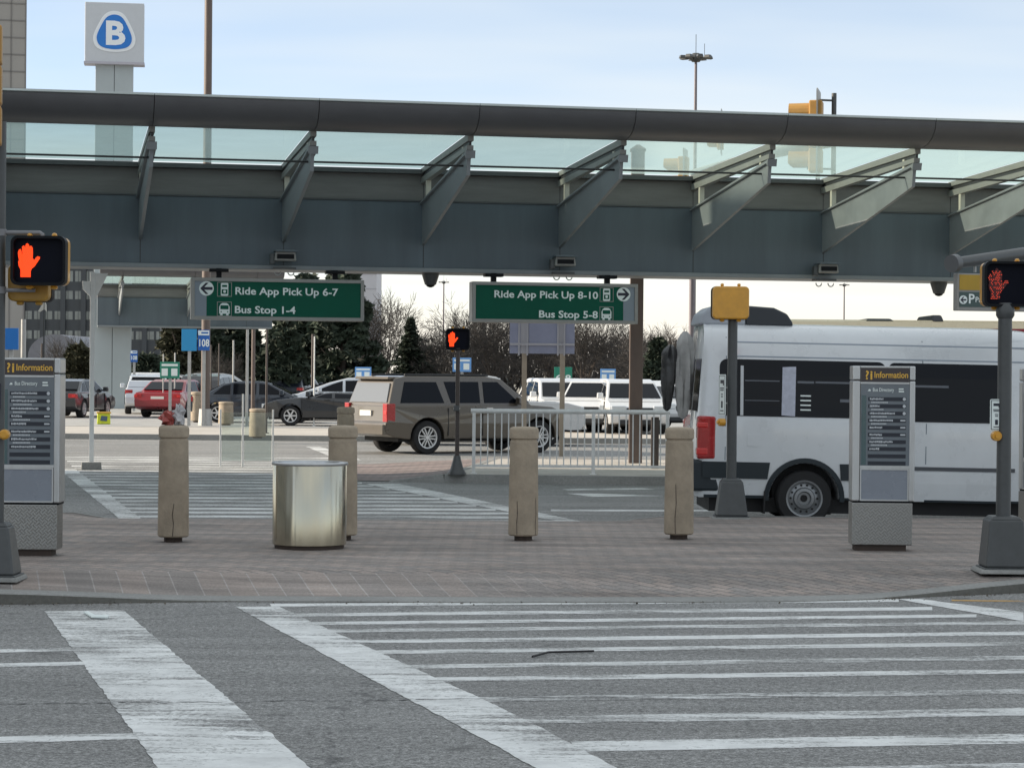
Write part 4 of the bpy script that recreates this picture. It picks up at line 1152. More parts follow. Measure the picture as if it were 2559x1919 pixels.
def car(label, cat, name, loc, rz, P, paint, glass=None, group=None, rear=True, mods=None):
    t = thing(name, label, cat, loc, rz, group)
    W = P['W']; hw = W/2; zb = P['belt']; r = P['r']; H = P['H']; roof_in = P.get('inset', .17)
    gl = glass or car_glass
    def wid(z):
        if z <= zb: return hw - .07*max(0, (zb*.72-z)/zb) - .03*max(0, (z-zb*.8)/(zb*.2))*1.
        return hw - .03 - roof_in*(z-zb)/(H-zb)
    # lower body outline: rear -> top -> front -> bottom with arches
    low = list(P['low'])
    ar = r*1.17; zs = P['sill']
    for xc in P['axles']:
        low += [(x, r + (z)) for x, z in arch_pts(xc, ar, zs-r)]
    b = MB()
    fs = b.prism(low, -1, 1, lambda a, c, d: (a, d*wid(c), c))
    b.build('body', paint, t, bev=.022, seg=2)
    b = MB(); b.prism(P['cabin'], -1, 1, lambda a, c, d: (a, d*wid(max(c, zb+.001)), c)); b.build('cabin', paint, t, bev=.03, seg=2)
    b = MB(); x0, x1 = P['low'][0][0]+.25, max(p[0] for p in low)-.25
    b.box(x0, -hw+.22, zs-.06, x1, hw-.22, zs+.25); b.build('underbody', black_matte, t)
    for s in (-1, 1):
        for poly in P['windows']:
            b = MB()
            pts = [(x, s*(wid(z)+.006), z) for x, z in poly]
            f = b.face(pts); ins = [(x, s*(wid(z)-.03), z) for x, z in poly]
            for i in range(len(pts)):
                j = (i+1) % len(pts); b.face([pts[i], pts[j], ins[j], ins[i]])
            b.build('side_window', gl, t)
        for xd, zd in P.get('handles', ()):
            b = MB(); b.box(xd-.1, s*(wid(zd))-.02, zd-.018, xd+.1, s*wid(zd)+.03, zd+.018, 0, .006); b.build('door_handle', P.get('hm', paint), t)
        b = MB(); zm = zb+.06; b.box(P['mirror']-.09, s*(wid(zm)+.04) if s > 0 else s*(wid(zm)+.24), zm-.02, P['mirror']+.07, s*(wid(zm)+.24) if s > 0 else s*(wid(zm)+.04), zm+.16, .1, .03)
        b.box(P['mirror']-.03, min(s*(wid(zm)-.05), s*(wid(zm)+.06)), zm, P['mirror']+.03, max(s*(wid(zm)-.05), s*(wid(zm)+.06)), zm+.05)
        b.build('mirror', paint, t)
        b = MB()
        for xs in P['seams']: b.box(xs-.006, min(s*(wid(zb*.7)-.05), s*(wid(zb*.7)+.004)), zs+.08, xs+.006, max(s*(wid(zb*.7)-.05), s*(wid(zb*.7)+.004)), zb-.05)
        b.build('door_seam', trim_dark, t)
        for xc in P['axles']: wheel(t, xc, s*(hw-.14), r, r, s, .25, P.get('ws', 'spoke'), P.get('ns', 6), P.get('rim'))
    def end_glass(nm, pa, pb, ins, out):
        (xa, za), (xb, zb_) = pa, pb
        d = Vector((xb-xa, 0, zb_-za)).normalized(); nrm = Vector((-d.z, 0, d.x)); 
        if (nrm.x > 0) != (out > 0): nrm = -nrm
        b = MB(); q = []
        for (x, z), k in (((xa, za), 1), ((xb, zb_), 1)):
            for s in (-1, 1): q.append(Vector((x, s*(wid(max(z, zb+.01))-ins), z)) + nrm*.034)
        q = [q[0], q[1], q[3], q[2]]
        b.face(q); q2 = [v - nrm*.06 for v in q]
        for i in range(4): b.face([q[i], q[(i+1) % 4], q2[(i+1) % 4], q2[i]])
        return b.build(nm, P.get('rg', gl) if out < 0 else gl, t)
    end_glass('rear_window', *P['rearg'], .10, -1); end_glass('windshield', *P['frontg'], .08, 1)
    # lamps
    xr = P['rearx']; xf = P['frontx']
    for s in (-1, 1):
        z0, z1 = P['tail']; y1 = s*(wid((z0+z1)/2)+.008); y0 = s*(hw-.30 if not P.get('tallt') else hw-.21)
        b = MB(); b.box(xr-.02, min(y0, y1), z0, xr+P.get('tw', .16), max(y0, y1), z1, 0, .015); tl = b.build('tail_light', red_lamp, t)
        b = MB(); ya, yb = s*(hw-.15), y1+s*.006
        zm = (z0+z1)/2; b.box(xr-.028, min(ya, yb)+.02, zm-.04, xr+.08, max(ya, yb), zm+.05, 0, .01); b.build('reflector', red_bright, tl)
        z0, z1 = P['head']; b = MB(); ya, yb = s*(hw-.06), s*(hw-.50); b.box(xf-.22, min(ya, yb), z0, xf+.012, max(ya, yb), z1, 0, .02); b.build('headlight', head_lamp, t)
    b = MB(); z0, z1 = P['grille']; b.box(xf-.1, -hw+.52, z0, xf+.02, hw-.52, z1, 0, .02); b.box(xf-.1, -hw+.3, z0-.22, xf+.03, hw-.3, z0-.08, 0, .02); b.build('grille', trim_dark, t)
    b = MB(); b.box(xr-.028, -.26, P['plate'], xr+.02, .26, P['plate']+.13); b.build('number_plate', plate_m, t)
    for nm, m, bx in P.get('extra', ()):
        b = MB()
        for q in bx: b.box(*q, 0, .01)
        b.build(nm, m, t)
    return t
bronze = carpaint('bronze_paint', (.112, .096, .078), .45)
SUV = dict(W=2.03, H=1.89, belt=1.16, r=.405, sill=.36, inset=.15, axles=(1.62, -1.66), rearx=-2.80, frontx=2.27,
    low=[(-2.62, .42), (-2.82, .50), (-2.86, .62), (-2.86, .74), (-2.80, .80), (-2.77, 1.17), (1.45, 1.18), (2.0, 1.14), (2.20, 1.06), (2.27, .9), (2.29, .6), (2.24, .42), (2.14, .38)],
    cabin=[(-2.76, 1.14), (-2.56, 1.74), (-2.50, 1.83), (-2.2, 1.885), (.1, 1.885), (.55, 1.82), (1.42, 1.15)],
    windows=[[(-2.42, 1.235), (-1.18, 1.235), (-1.36, 1.74), (-2.26, 1.74)], [(-.98, 1.235), (-.14, 1.235), (-.14, 1.75), (-1.14, 1.75)], [(-.02, 1.235), (1.02, 1.235), (.42, 1.75), (-.02, 1.75)]],
    handles=[(-.85, 1.10), (.12, 1.10)], mirror=.95, seams=(-1.08, -.08, 1.1), rearg=((-2.72, 1.24), (-2.575, 1.70)), frontg=((1.34, 1.22), (.62, 1.77)),
    tail=(.78, 1.22), tallt=True, tw=.22, head=(.82, 1.0), grille=(.66, 1.04), plate=.92, ws='twin', ns=6, hm=chrome, rg=car_glass_light, 
    extra=[('rear_bumper', bronze, [(-2.92, -.98, .48, -2.6, .98, .72)]), ('spoiler', bronze, [(-2.66, -.78, 1.80, -2.3, .78, 1.865)]),
           ('roof_rail', trim_dark, [(-2.2, -.80, 1.885, .2, -.76, 1.935), (-2.2, .76, 1.885, .2, .80, 1.935)]), ('tailgate_trim', trim_dark, [(-2.80, -.55, .80, -2.74, .55, .815)])])
p = G(920, 981, 0); a = R(34)
# rear axle (x=-1.66, y=-.9 local) sits at p
ox = p.x + 1.66*math.cos(a) - .92*math.sin(a); oy = p.y + 1.66*math.sin(a) + .92*math.cos(a)
car('bronze large estate car seen from its sunlit tail and right side behind the railing', 'car', 'parked_car', (ox, oy, 0), a, SUV, bronze)
CROSS = dict(W=1.85, H=1.66, belt=1.02, r=.35, sill=.30, inset=.19, axles=(1.35, -1.35), rearx=-2.22, frontx=2.24,
    low=[(-2.1, .36), (-2.26, .45), (-2.28, .7), (-2.2, 1.02), (1.15, 1.03), (1.9, .96), (2.2, .82), (2.28, .55), (2.2, .34), (2.0, .30)],
    cabin=[(-2.18, 1.0), (-1.95, 1.42), (-1.75, 1.58), (-1.3, 1.655), (0, 1.66), (.5, 1.57), (1.35, 1.0)],
    windows=[[(-1.9, 1.09), (-1.2, 1.09), (-1.2, 1.52), (-1.62, 1.48)], [(-1.1, 1.09), (-.2, 1.09), (-.2, 1.55), (-1.1, 1.53)], [(-.1, 1.09), (.95, 1.09), (.35, 1.52), (-.1, 1.55)]],
    handles=[(-.95, .95), (.05, .95)], mirror=.85, seams=(-1.15, -.15, 1.0), rearg=((-2.1, 1.08), (-1.80, 1.5)), frontg=((1.22, 1.08), (.58, 1.5)),
    tail=(.80, 1.0), head=(.70, .86), grille=(.52, .80), plate=.62, tw=.25)
SEDAN = dict(W=1.84, H=1.45, belt=.93, r=.335, sill=.27, inset=.20, axles=(1.42, -1.38), rearx=-2.38, frontx=2.36,
    low=[(-2.2, .33), (-2.4, .42), (-2.42, .65), (-2.36, .95), (-1.75, 1.0), (1.1, .94), (1.9, .85), (2.28, .72), (2.40, .5), (2.3, .32), (2.1, .27)],
    cabin=[(-1.95, .92), (-1.15, 1.36), (-.7, 1.44), (0, 1.45), (.35, 1.40), (1.35, .90)],
    windows=[[(-1.55, .99), (-.95, .99), (-.95, 1.33), (-1.2, 1.28)], [(-.85, .99), (-.05, .99), (-.05, 1.37), (-.85, 1.36)], [(.05, .99), (1.0, .99), (.35, 1.34), (.05, 1.37)]],
    handles=[(-.7, .87), (.2, .87)], mirror=.85, seams=(-.9, 0, 1.05), rearg=((-1.75, 1.04), (-1.18, 1.33)), frontg=((1.18, .98), (.47, 1.33)),
    tail=(.72, .90), head=(.58, .72), grille=(.42, .64), plate=.68, tw=.2)
def hatch_profile():
    d = dict(CROSS); d['H'] = 1.60
    d['cabin'] = [(-2.2, .95), (-2.0, 1.35), (-1.5, 1.55), (-.9, 1.60), (-.2, 1.58), (.5, 1.40), (1.7, .97)]
    d['windows'] = [[(-1.85, 1.08), (-1.1, 1.08), (-1.1, 1.48), (-1.55, 1.42)], [(-1.0, 1.08), (-.1, 1.08), (-.1, 1.48), (-1.0, 1.50)], [(0, 1.08), (1.05, 1.08), (.35, 1.36), (0, 1.47)]]
    d['frontg'] = ((1.5, 1.05), (.6, 1.39)); return d
HATCH = hatch_profile()
silver = carpaint('silver_paint', (.62, .65, .69), .15)
white_p = carpaint('white_paint', (.60, .61, .62))
navy = carpaint('dark_blue_paint', (.022, .030, .045), .2)
blackp = carpaint('black_paint', (.016, .017, .020))
redp = carpaint('red_paint', (.26, .012, .020))
gc = 'cars parked on the far side'
def place(x, ybase, z=.15): return G(x, ybase, z)
q = place(740, 908); car('pale silver hatchback partly hidden behind the bronze car tail', 'car', 'parked_car', q, R(184), HATCH, silver, group=gc)
q = place(722, 919); q2 = q; 
LOWSED = dict(SEDAN); LOWSED['H'] = 1.12; LOWSED['rim'] = rim_m
LOWSED['cabin'] = [(-1.5, .92), (-.9, 1.06), (-.6, 1.11), (0, 1.12), (.3, 1.09), (.95, .90)]
LOWSED['windows'] = [[(-1.0, .95), (-.05, .95), (-.05, 1.08), (-.75, 1.05)], [(.05, .95), (.6, .95), (.3, 1.06), (.05, 1.08)]]
LOWSED['rearg'] = ((-1.4, .96), (-.95, 1.05)); LOWSED['frontg'] = ((.85, .94), (.4, 1.06))
t = car('low black convertible-height car in front of the pale silver hatchback', 'car', 'parked_car', q2, R(182), LOWSED, blackp, group=gc)
q = place(560, 912); car('dark blue sedan behind the close pair of posts', 'car', 'parked_car', q, R(2), SEDAN, navy, group=gc)
q = place(383, 900); car('red sedan end-on behind the bollard with the bag', 'car', 'parked_car', q, R(80), SEDAN, redp, group=gc)
q = place(395, 880); car('white hatchback behind the red sedan', 'car', 'parked_car', q, R(-5), HATCH, white_p, group=gc)
q = place(480, 880); car('white crossover behind the dark blue sedan', 'car', 'parked_car', q, R(12), CROSS, white_p, group=gc)
q = place(300, 874); car('silver crossover farthest left behind the red sedan', 'car', 'parked_car', q, R(170), CROSS, silver, group=gc)
q = place(1205, 928); car('white crossover facing the railing, first right of the bronze car bonnet', 'car', 'parked_car', q, R(-78), CROSS, white_p, group=gc)
q = place(1286, 931); car('white crossover facing the railing, middle of the white row', 'car', 'parked_car', q, R(-100), CROSS, white_p, group=gc)
q = place(1357, 934); car('white crossover facing the railing beside the brown column', 'car', 'parked_car', q, R(-84), CROSS, white_p, group=gc)
q = place(1425, 926); car('white hatchback just right of the brown column', 'car', 'parked_car', q, R(-70), HATCH, white_p, group=gc)
q = place(318, 893); car('silver hatchback end-on at the foot of the wide pylon', 'car', 'parked_car', q, R(100), HATCH, silver, group=gc)
q = place(455, 897); car('black crossover end-on behind the 108 lamp post', 'car', 'parked_car', q, R(84), CROSS, blackp, group=gc)
q = place(158, 900); car('black sedan between the left totem and the white post', 'car', 'parked_car', q, R(82), SEDAN, blackp, group=gc)
q = place(640, 880); car('dark blue crossover behind the nose of the dark sedan', 'car', 'parked_car', q, R(80), CROSS, navy, group=gc)
# white pickup alongside
PICK = dict(W=1.98, H=1.92, belt=1.22, r=.40, sill=.45, inset=.15, axles=(1.85, -1.75), rearx=-2.85, frontx=2.85,
    low=[(-2.7, .5), (-2.9, .58), (-2.9, 1.22), (1.15, 1.22), (2.4, 1.18), (2.8, 1.08), (2.9, .7), (2.8, .45), (2.5, .43)],
    cabin=[(-1.25, 1.2), (-1.2, 1.86), (-.9, 1.915), (.1, 1.92), (.5, 1.86), (1.25, 1.2)],
    windows=[[(-1.05, 1.28), (-.18, 1.28), (-.18, 1.78), (-1.05, 1.78)], [(-.08, 1.28), (.9, 1.28), (.4, 1.78), (-.08, 1.78)]],
    handles=[(-.9, 1.13), (.1, 1.13)], mirror=.8, seams=(-1.15, -.13, 1.0), rearg=((-1.28, 1.3), (-1.24, 1.76)), frontg=((1.12, 1.3), (.58, 1.8)),
    tail=(.85, 1.15), head=(.9, 1.08), grille=(.7, 1.06), plate=.6, tw=.08, ws='twin')
q = place(1085, 968, 0); q.y = 62.5; q.x = A(1030, 850, 62.5).x
car('white pickup truck beyond the bronze car with its cab showing above the bonnet', 'pickup truck', 'pickup_truck', q, R(4), PICK, white_p, group=gc)

# ------------------------------------------------------------------ white passenger van
van_w = carpaint('van_white', (.60, .625, .645), var=.05)
van_dark = mat('van_cladding', (.012, .02, .026), .5)
vY = 30.28
v0 = A(1506, 1134, vY); 
VW = 1.0
t = thing('passenger_van', 'long white high-roof passenger van with black windows behind the right totem', 'van', (v0.x, vY+VW, 0.0), R(1.2))
t.rotation_euler = (0, R(.75), R(1.2))
VL = 6.95
sec = [(.36, .955), (.60, .985), (.85, .998), (1.20, 1.0), (1.42, .995), (1.60, .975), (2.0, .935), (2.22, .905), (2.40, .862), (2.54, .80), (2.64, .66), (2.69, .45), (2.70, .2), (2.70, 0)]
stn = [(-.05, 1., .90, .02), (.0, 1., .965, .0), (.05, 1., .99, .0), (.15, 1., 1., 0), (1.0, 1., 1., 0), (2.0, 1., 1., 0), (3.0, 1., 1., 0), (4.0, 1., 1., 0), (4.35, .992, 1., 0), (4.7, .965, .995, 0), (5.05, .90, .985, 0), (5.5, .72, .975, 0), (5.95, .52, .96, 0), (6.5, .46, .93, 0), (6.85, .40, .86, 0), (6.95, .30, .78, .0)]
def zof(z, s): return .36 + (z-.36)*s
b = MB(); rings = []
for x, s, w, lift in stn:
    ring = [b.v((x + (.10*max(0, (z-1.1)/1.55) if x < .1 else 0), -y*w*VW, zof(z, s)+lift)) for z, y in sec] + [b.v((x + (.10*max(0, (z-1.1)/1.55) if x < .1 else 0), y*w*VW, zof(z, s)+lift)) for z, y in sec[::-1][1:]]
    rings.append(ring)
for a, c in zip(rings, rings[1:]):
    for i in range(len(a)):
        j = (i+1) % len(a); b.b.faces.new((a[i], a[j], c[j], c[i]))
b.b.faces.new(rings[0]); b.b.faces.new(rings[-1])
body = b.build('body', van_w, t, smooth=True, angle=42)
# cut the wheel arches
AX = (1.40, 5.30)
mbc = MB()
for xc in AX: mbc.lathe([(.47, -1.3), (.47, 1.3)], xc, 0, 40, 'y', .37)
cut = mbc.build('arch_cutter', black_matte)
cut.parent = t
md = body.modifiers.new('arch', 'BOOLEAN'); md.operation = 'DIFFERENCE'; md.object = cut; md.solver = 'EXACT'
bpy.context.view_layer.update()
dg = bpy.context.evaluated_depsgraph_get()
me = bpy.data.meshes.new_from_object(body.evaluated_get(dg)); body.modifiers.clear(); body.data = me
bpy.data.objects.remove(cut)
def vside(z):       # half width of the flank at height z
    for (z0, y0), (z1, y1) in zip(sec, sec[1:]):
        if z <= z1: return (y0 + (y1-y0)*(z-z0)/(z1-z0))*VW
    return 0
def vpanel(name, poly, m, out=.006, parent=t, side=-1, depth=.03):
    """panel following the flank: subdivided in z"""
    b = MB()
    zs_ = sorted({p[1] for p in poly} | {1.42, 1.6, 2.0, 2.22, .6, .85})
    lo, hi = min(p[1] for p in poly), max(p[1] for p in poly)
    zs_ = [z for z in zs_ if lo <= z <= hi]
    def xr_at(z):
        xs = []
        n = len(poly)
        for i in range(n):
            (x0, z0), (x1, z1) = poly[i], poly[(i+1) % n]
            if abs(z1-z0) < 1e-9:
                if abs(z-z0) < 1e-9: xs += [x0, x1]
            elif min(z0, z1)-1e-9 <= z <= max(z0, z1)+1e-9: xs.append(x0 + (x1-x0)*(z-z0)/(z1-z0))
        return min(xs), max(xs)
    prev = None
    for z in zs_:
        xa, xb = xr_at(z); y = side*(vside(z)+out); yi = side*(vside(z)-depth)
        cur = [b.v((xa, yi, z)), b.v((xa, y, z)), b.v((xb, y, z)), b.v((xb, yi, z))]
        if prev:
            for i in range(3): b.b.faces.new((prev[i], prev[i+1], cur[i+1], cur[i]))
        else: b.b.faces.new(cur)
        prev = cur
    b.b.faces.new(prev)
    return b.build(name, m, parent)
for s in (-1, 1):
    vpanel('window_band', rrect(.24, 1.45, 2.46, 2.205, .10, 6), car_glass, .006, side=s)
    vpanel('window_band', rrect(2.50, 1.42, 4.02, 2.20, .08, 6), car_glass, .006, side=s)
    for xa, xb, za, zb in ((.58, 1.04, 1.915, 1.93), (1.28, 1.5, 1.90, 1.93), (1.52, 2.1, 1.905, 1.93), (2.62, 3.3, 1.88, 1.91), (.58, 1.04, 1.655, 1.665), (1.85, 2.2, 1.66, 1.70)):
        vpanel('window_bar', [(xa, za), (xb, za), (xb, zb), (xa, zb)], mat('window_bar', (.10, .11, .13), .3), .012, side=s, depth=.0)
    vpanel('window_pillar', [(.52, 1.46), (.56, 1.46), (.56, 2.12), (.52, 2.12)], mat('window_post_white', (.5, .52, .54), .4), .011, side=s, depth=.0)
    vpanel('cladding', [(.03, .62), (.90, .62), (.93, .84), (.03, .84)], van_dark, .016, side=s)
    vpanel('cladding', [(1.88, .62), (2.5, .62), (2.5, .84), (1.86, .84)], van_dark, .016, side=s)
    vpanel('rub_strip', [(2.6, .775), (4.2, .775), (4.2, .825), (2.6, .825)], mat('rub_grey', (.07, .075, .085), .5), .014, side=s)
    vpanel('step_panel', [(2.6, .36), (4.15, .36), (4.15, .76), (2.6, .76)], van_w, .020, side=s)
    vpanel('step_edge', [(3.0, .355), (4.1, .355), (4.1, .385), (3.0, .385)], van_dark, .026, side=s)
    vpanel('fuel_flap', rrect(.62, 1.05, .80, 1.22, .02), van_w, .005, side=s)
    vpanel('door_handle', rrect(2.60, 1.22, 2.80, 1.26, .015), van_dark, .03, side=s)
    for x in (.33, ): vpanel('seam', [(x-.006, .86), (x+.006, .86), (x+.006, 2.5), (x-.006, 2.5)], mat('seam_grey', (.16, .19, .22), .6), .002, side=s, depth=0)
    vpanel('seam', [(2.95, 2.0), (2.962, 2.0), (2.962, 2.5), (2.95, 2.5)], mat('seam_grey', (.16, .19, .22), .6), .0025, side=s, depth=0)
    vpanel('seam', [(3.0, .86), (3.012, .86), (3.012, 1.40), (3.0, 1.40)], mat('seam_grey', (.16, .19, .22), .6), .0025, side=s, depth=0)
    for z in (2.235, 2.425): vpanel('roof_rail_groove', [(.35, z), (4.5, z), (4.5, z+.018), (.35, z+.018)], mat('groove_grey', (.26, .30, .35), .6), .003, side=s, depth=0)
    vpanel('skirt_edge', [(.06, .36), (.92, .36), (.92, .40), (.06, .40)], van_dark, .004, side=s, depth=.03)
    vpanel('skirt_edge', [(1.88, .36), (4.8, .36), (4.8, .39), (1.88, .39)], van_dark, .004, side=s, depth=.03)
    # arch trim
    b = MB(); n = 26
    pts = [(a_) for a_ in [R(-4) + (PI+R(8))*i/n for i in range(n+1)]]
    for xc in AX:
        for a0, a1 in zip(pts, pts[1:]):
            q = []
            for rr, yo in ((.47, .0), (.475, .022), (.535, .022), (.54, .0)):
                for aa in (a0, a1):
                    z = .37+rr*math.sin(aa); q.append((xc+rr*math.cos(aa), s*(vside(max(.36, z))+yo), z))
            for k in range(3): b.face([q[2*k], q[2*k+1], q[2*k+3], q[2*k+2]])
        b.build('arch_trim', van_dark, t, smooth=True); b = MB()
    for xc in AX: wheel(t, xc, s*(VW-.135), .372, .372, s, .25, 'steel', rm=mat('steel_rim', (.23, .24, .25), .35, .6))
    # tail light wrapping the corner
    b = MB(); b.box(-.045, min(s*.80, s*1.012), .87, .20, max(s*.80, s*1.012), 1.44, 0, .03); tl = b.build('tail_light', red_lamp, t)
    b = MB(); b.box(-.052, min(s*.84, s*1.018), .92, .10, max(s*.84, s*1.018), 1.02, 0, .02); b.box(-.052, min(s*.84, s*1.018), 1.28, .10, max(s*.84, s*1.018), 1.36, 0, .02); b.build('reflector', red_bright, tl)
    # rear door window
    b = MB(); b.prism([(s*.08, 1.5), (s*.78, 1.5), (s*.74, 2.2), (s*.08, 2.2)], -.008, .03, lambda a, c, d: (-.05+.10*(c-1.1)/1.55+d, a, c)); b.build('rear_window', car_glass, t)
b = MB(); b.box(1.0, -.72, .15, 1.8, .72, .95); b.box(4.9, -.72, .15, 5.7, .72, .85); b.box(.15, -.80, .17, 6.6, .80, .36); b.build('underbody', black_matte, t)
b = MB(); b.box(-.13, -.985, .44, .26, .985, .86, 0, .04); b.build('rear_bumper', van_dark, t)
b = MB(); b.box(.86, -.99, .16, .88, -.70, .46); b.box(.86, .70, .16, .88, .99, .46); b.build('mud_flap', black_matte, t)
# sticker sheet and slats inside the window
vpanel('window_notice', [(1.07, 1.47), (1.25, 1.46), (1.26, 2.12), (1.08, 2.11)], mat('notice_paper', (.42, .44, .52), .6, var=.15, vscale=14), .010, depth=0)
for k in range(4): vpanel('window_label', [(1.32, 1.54+k*.062), (1.46, 1.54+k*.062), (1.46, 1.558+k*.062), (1.32, 1.558+k*.062)], letter_w, .010, depth=0)
# roof unit
b = MB(); z0 = 2.69
prof = [(-.02, z0-.03), (.02, z0+.12), (.14, z0+.22), (.34, z0+.245), (.62, z0+.245), (.62, z0-.03)]
b.prism(prof, -.55, .55); b.build('roof_unit', mat('roof_unit_grey', (.33, .36, .40), .5), t, bev=.03)
b = MB(); b.prism([(.625, z0-.03), (.625, z0+.24), (1.0, z0+.22), (1.18, z0+.14), (1.26, z0+.02), (1.26, z0-.03)], -.55, .55); b.build('roof_unit_cover', mat('roof_unit_dark', (.022, .028, .036), .4), t, bev=.03)
# coach behind the van
c = A(1900, 700, 37.); 
cream = carpaint('coach_cream', (.66, .55, .36))
t = thing('coach', 'cream coach with a dark red band whose roof shows behind the white van', 'bus', (A(1675, 700, 37).x, 38.2, 0), R(.4))
zr = A(1690, 689, 37).z; xl = 0; Lc = 11.5
b = MB(); b.box(0, -1.2, .35, Lc, 1.25, zr, 0, .12); b.build('body', cream, t)
for xa, xb, zz in ((1.45, 1.95, .025), (2.55, 2.75, .09)):
    b = MB(); b.box(xa, -1.15, zr-.02, xb, .4, zr+zz, .2, .03); b.build('roof_hatch', trim_dark, t)
zl_ = A(1690, 712, 37).z
b = MB(); b.box(2.9, -1.215, zr-.62, Lc-.1, -1.203, zr-.13); b.build('red_band', mat('coach_red', (.26, .015, .03), .4), t)
b = MB(); text_mb(b, 'S', .26/.727, 5.95, zr-.47, -1.222, 'LEFT', .04); b.build('band_lettering', letter_w, t)
b = MB(); b.box(.3, -1.212, 1.5, Lc-.3, -1.202, zr-.75); b.build('side_glass', car_glass, t)
for x in (2.4, 9.2):
    for s in (-1, 1): wheel(t, x, s*1.08, .5, .5, s, .28, 'steel')

# crumpled covering at the van tail
g0 = A(1477, 700, 30.9); c = Vector((g0.x, 30.95, 0))
t = thing('tarp', 'crumpled grey and black covering hanging over the rear edge of the white van', 'tarp', c, 0)
def drape(name, xa, ya, xb, yb, m, seed, lean=0., zsq=.11, tail=.35):
    rnd = random.Random(seed); b = MB(); n, k = 26, 22; rings = []
    ph = [rnd.uniform(0, 6) for _ in range(6)]
    for j in range(n+1):
        tt = j/n; y = ya + (yb-ya)*tt
        w = (math.sin(min(1, tt*6+.15)*PI/2)) * (1-.55*max(0, (tt-tail)/(1-tail))**1.6) * (1 if j < n else .25)
        cx = (xa+xb)/2 + lean*tt; hw_ = (xb-xa)/2*w
        ring = []
        for i in range(k):
            a = 2*PI*i/k
            f = 1 + .16*math.sin(3*a+ph[0]+tt*2) + .12*math.sin(7*a+ph[1]-tt*3) + .07*math.sin(11*a+ph[2]+tt*7) + .05*rnd.uniform(-1, 1)
            p = A(cx + hw_*f*math.cos(a), y, 30.95) - c
            ring.append(b.v((p.x, zsq*w*f*math.sin(a), p.z)))
        rings.append(ring)
    for r0, r1 in zip(rings, rings[1:]):
        for i in range(k): b.b.faces.new((r0[i], r0[(i+1) % k], r1[(i+1) % k], r1[i]))
    b.b.faces.new(rings[0]); b.b.faces.new(rings[-1])
    return b.build(name, m, t, smooth=True, angle=50)
drape('grey_cloth', 1462, 716, 1497, 905, mat('tarp_grey', (.36, .36, .35), .5, var=.25, vscale=4, bump=.4, bscale=9), 3, -5, .10, .6)
drape('black_cloth', 1434, 745, 1464, 888, mat('tarp_black', (.03, .031, .032), .35, var=.4, vscale=4), 5, -8, .12, .5)
# ------------------------------------------------------------------ trees
bark = mat('bark', (.060, .048, .040), .9, var=.25, vscale=5)
twig_m = mat('twig', (.050, .044, .040), .9, var=.2)
leaf_dark = mat('evergreen_needles', (.020, .032, .018), .8, var=.45, vscale=.9)
leaf_olive = mat('evergreen_olive', (.036, .036, .016), .8, var=.45, vscale=.9)
def bare_tree_meshes(seed, H=9., spread=.62, n0=5):
    rnd = random.Random(seed); T = MB(); Cw = MB()
    def seg(mb, a, b, r0, r1, n): mb.tube([a, b], r0, n, r1)
    def grow(p, d, L, r, lev):
        mb = T if lev <= 1 else Cw; k = 3
        q = p
        for i in range(k):
            d = (d + Vector((rnd.gauss(0, .12), rnd.gauss(0, .12), .05 if lev < 3 else .02))).normalized()
            e = q + d*L/k; r1 = r*(1-.22)
            seg(mb, q, e, r, r1, 5 if lev <= 1 else 3); q, r = e, r1
            if lev < 5 and (i > 0 or lev > 0):
                for _ in range(1 if lev < 2 else rnd.choice((1, 1, 2))):
                    ang = rnd.uniform(.45, .95)*spread*1.5; az = rnd.uniform(0, 2*PI)
                    u = d.cross(Vector((0, 0, 1)) if abs(d.z) < .9 else Vector((1, 0, 0))).normalized(); w = d.cross(u)
                    nd = (d*math.cos(ang) + (u*math.cos(az)+w*math.sin(az))*math.sin(ang)).normalized()
                    grow(q, nd, L*rnd.uniform(.55, .80), max(.017, r*.60), lev+1)
        if lev < 5: grow(q, d, L*.72, max(.017, r*.8), lev+1)
    seg(T, Vector((0, 0, -.1)), Vector((0, 0, H*.12)), H*.022, H*.018, 7)
    for k in range(n0):
        az = 2*PI*k/n0 + rnd.uniform(-.4, .4); ti = rnd.uniform(.25, .6)
        grow(Vector((0, 0, H*.10)), Vector((math.sin(ti)*math.cos(az), math.sin(ti)*math.sin(az), math.cos(ti))), H*.30, H*.0125, 1)
    return T, Cw
bare = []
for sd in (3, 11, 29):
    T, Cw = bare_tree_meshes(sd)
    o = thing('bare_tree', 'x', 'tree', (0, -500, 0), 0, 'leafless trees beyond the parking')
    T.build('trunk', bark, o); Cw.build('crown', twig_m, o); bare.append(o)
bare_h = [max(v.co.z for v in k.data.vertices) for o in bare for k in kids(o) if k.name.startswith('crown')]
used = [False]*3
def place_bare(i, x, ytop, Y, label, rz, sx=1.):
    c = A(x, 870, Y); c.z = .1; H = (A(x, ytop, Y).z-.1)/bare_h[i]
    if not used[i]:
        o = bare[i]; used[i] = True; o.location = c; o.rotation_euler = (0, 0, rz); o['label'] = label
    else: o = dup(bare[i], c, rz, label)
    o.scale = (H*sx, H*sx, H); return o
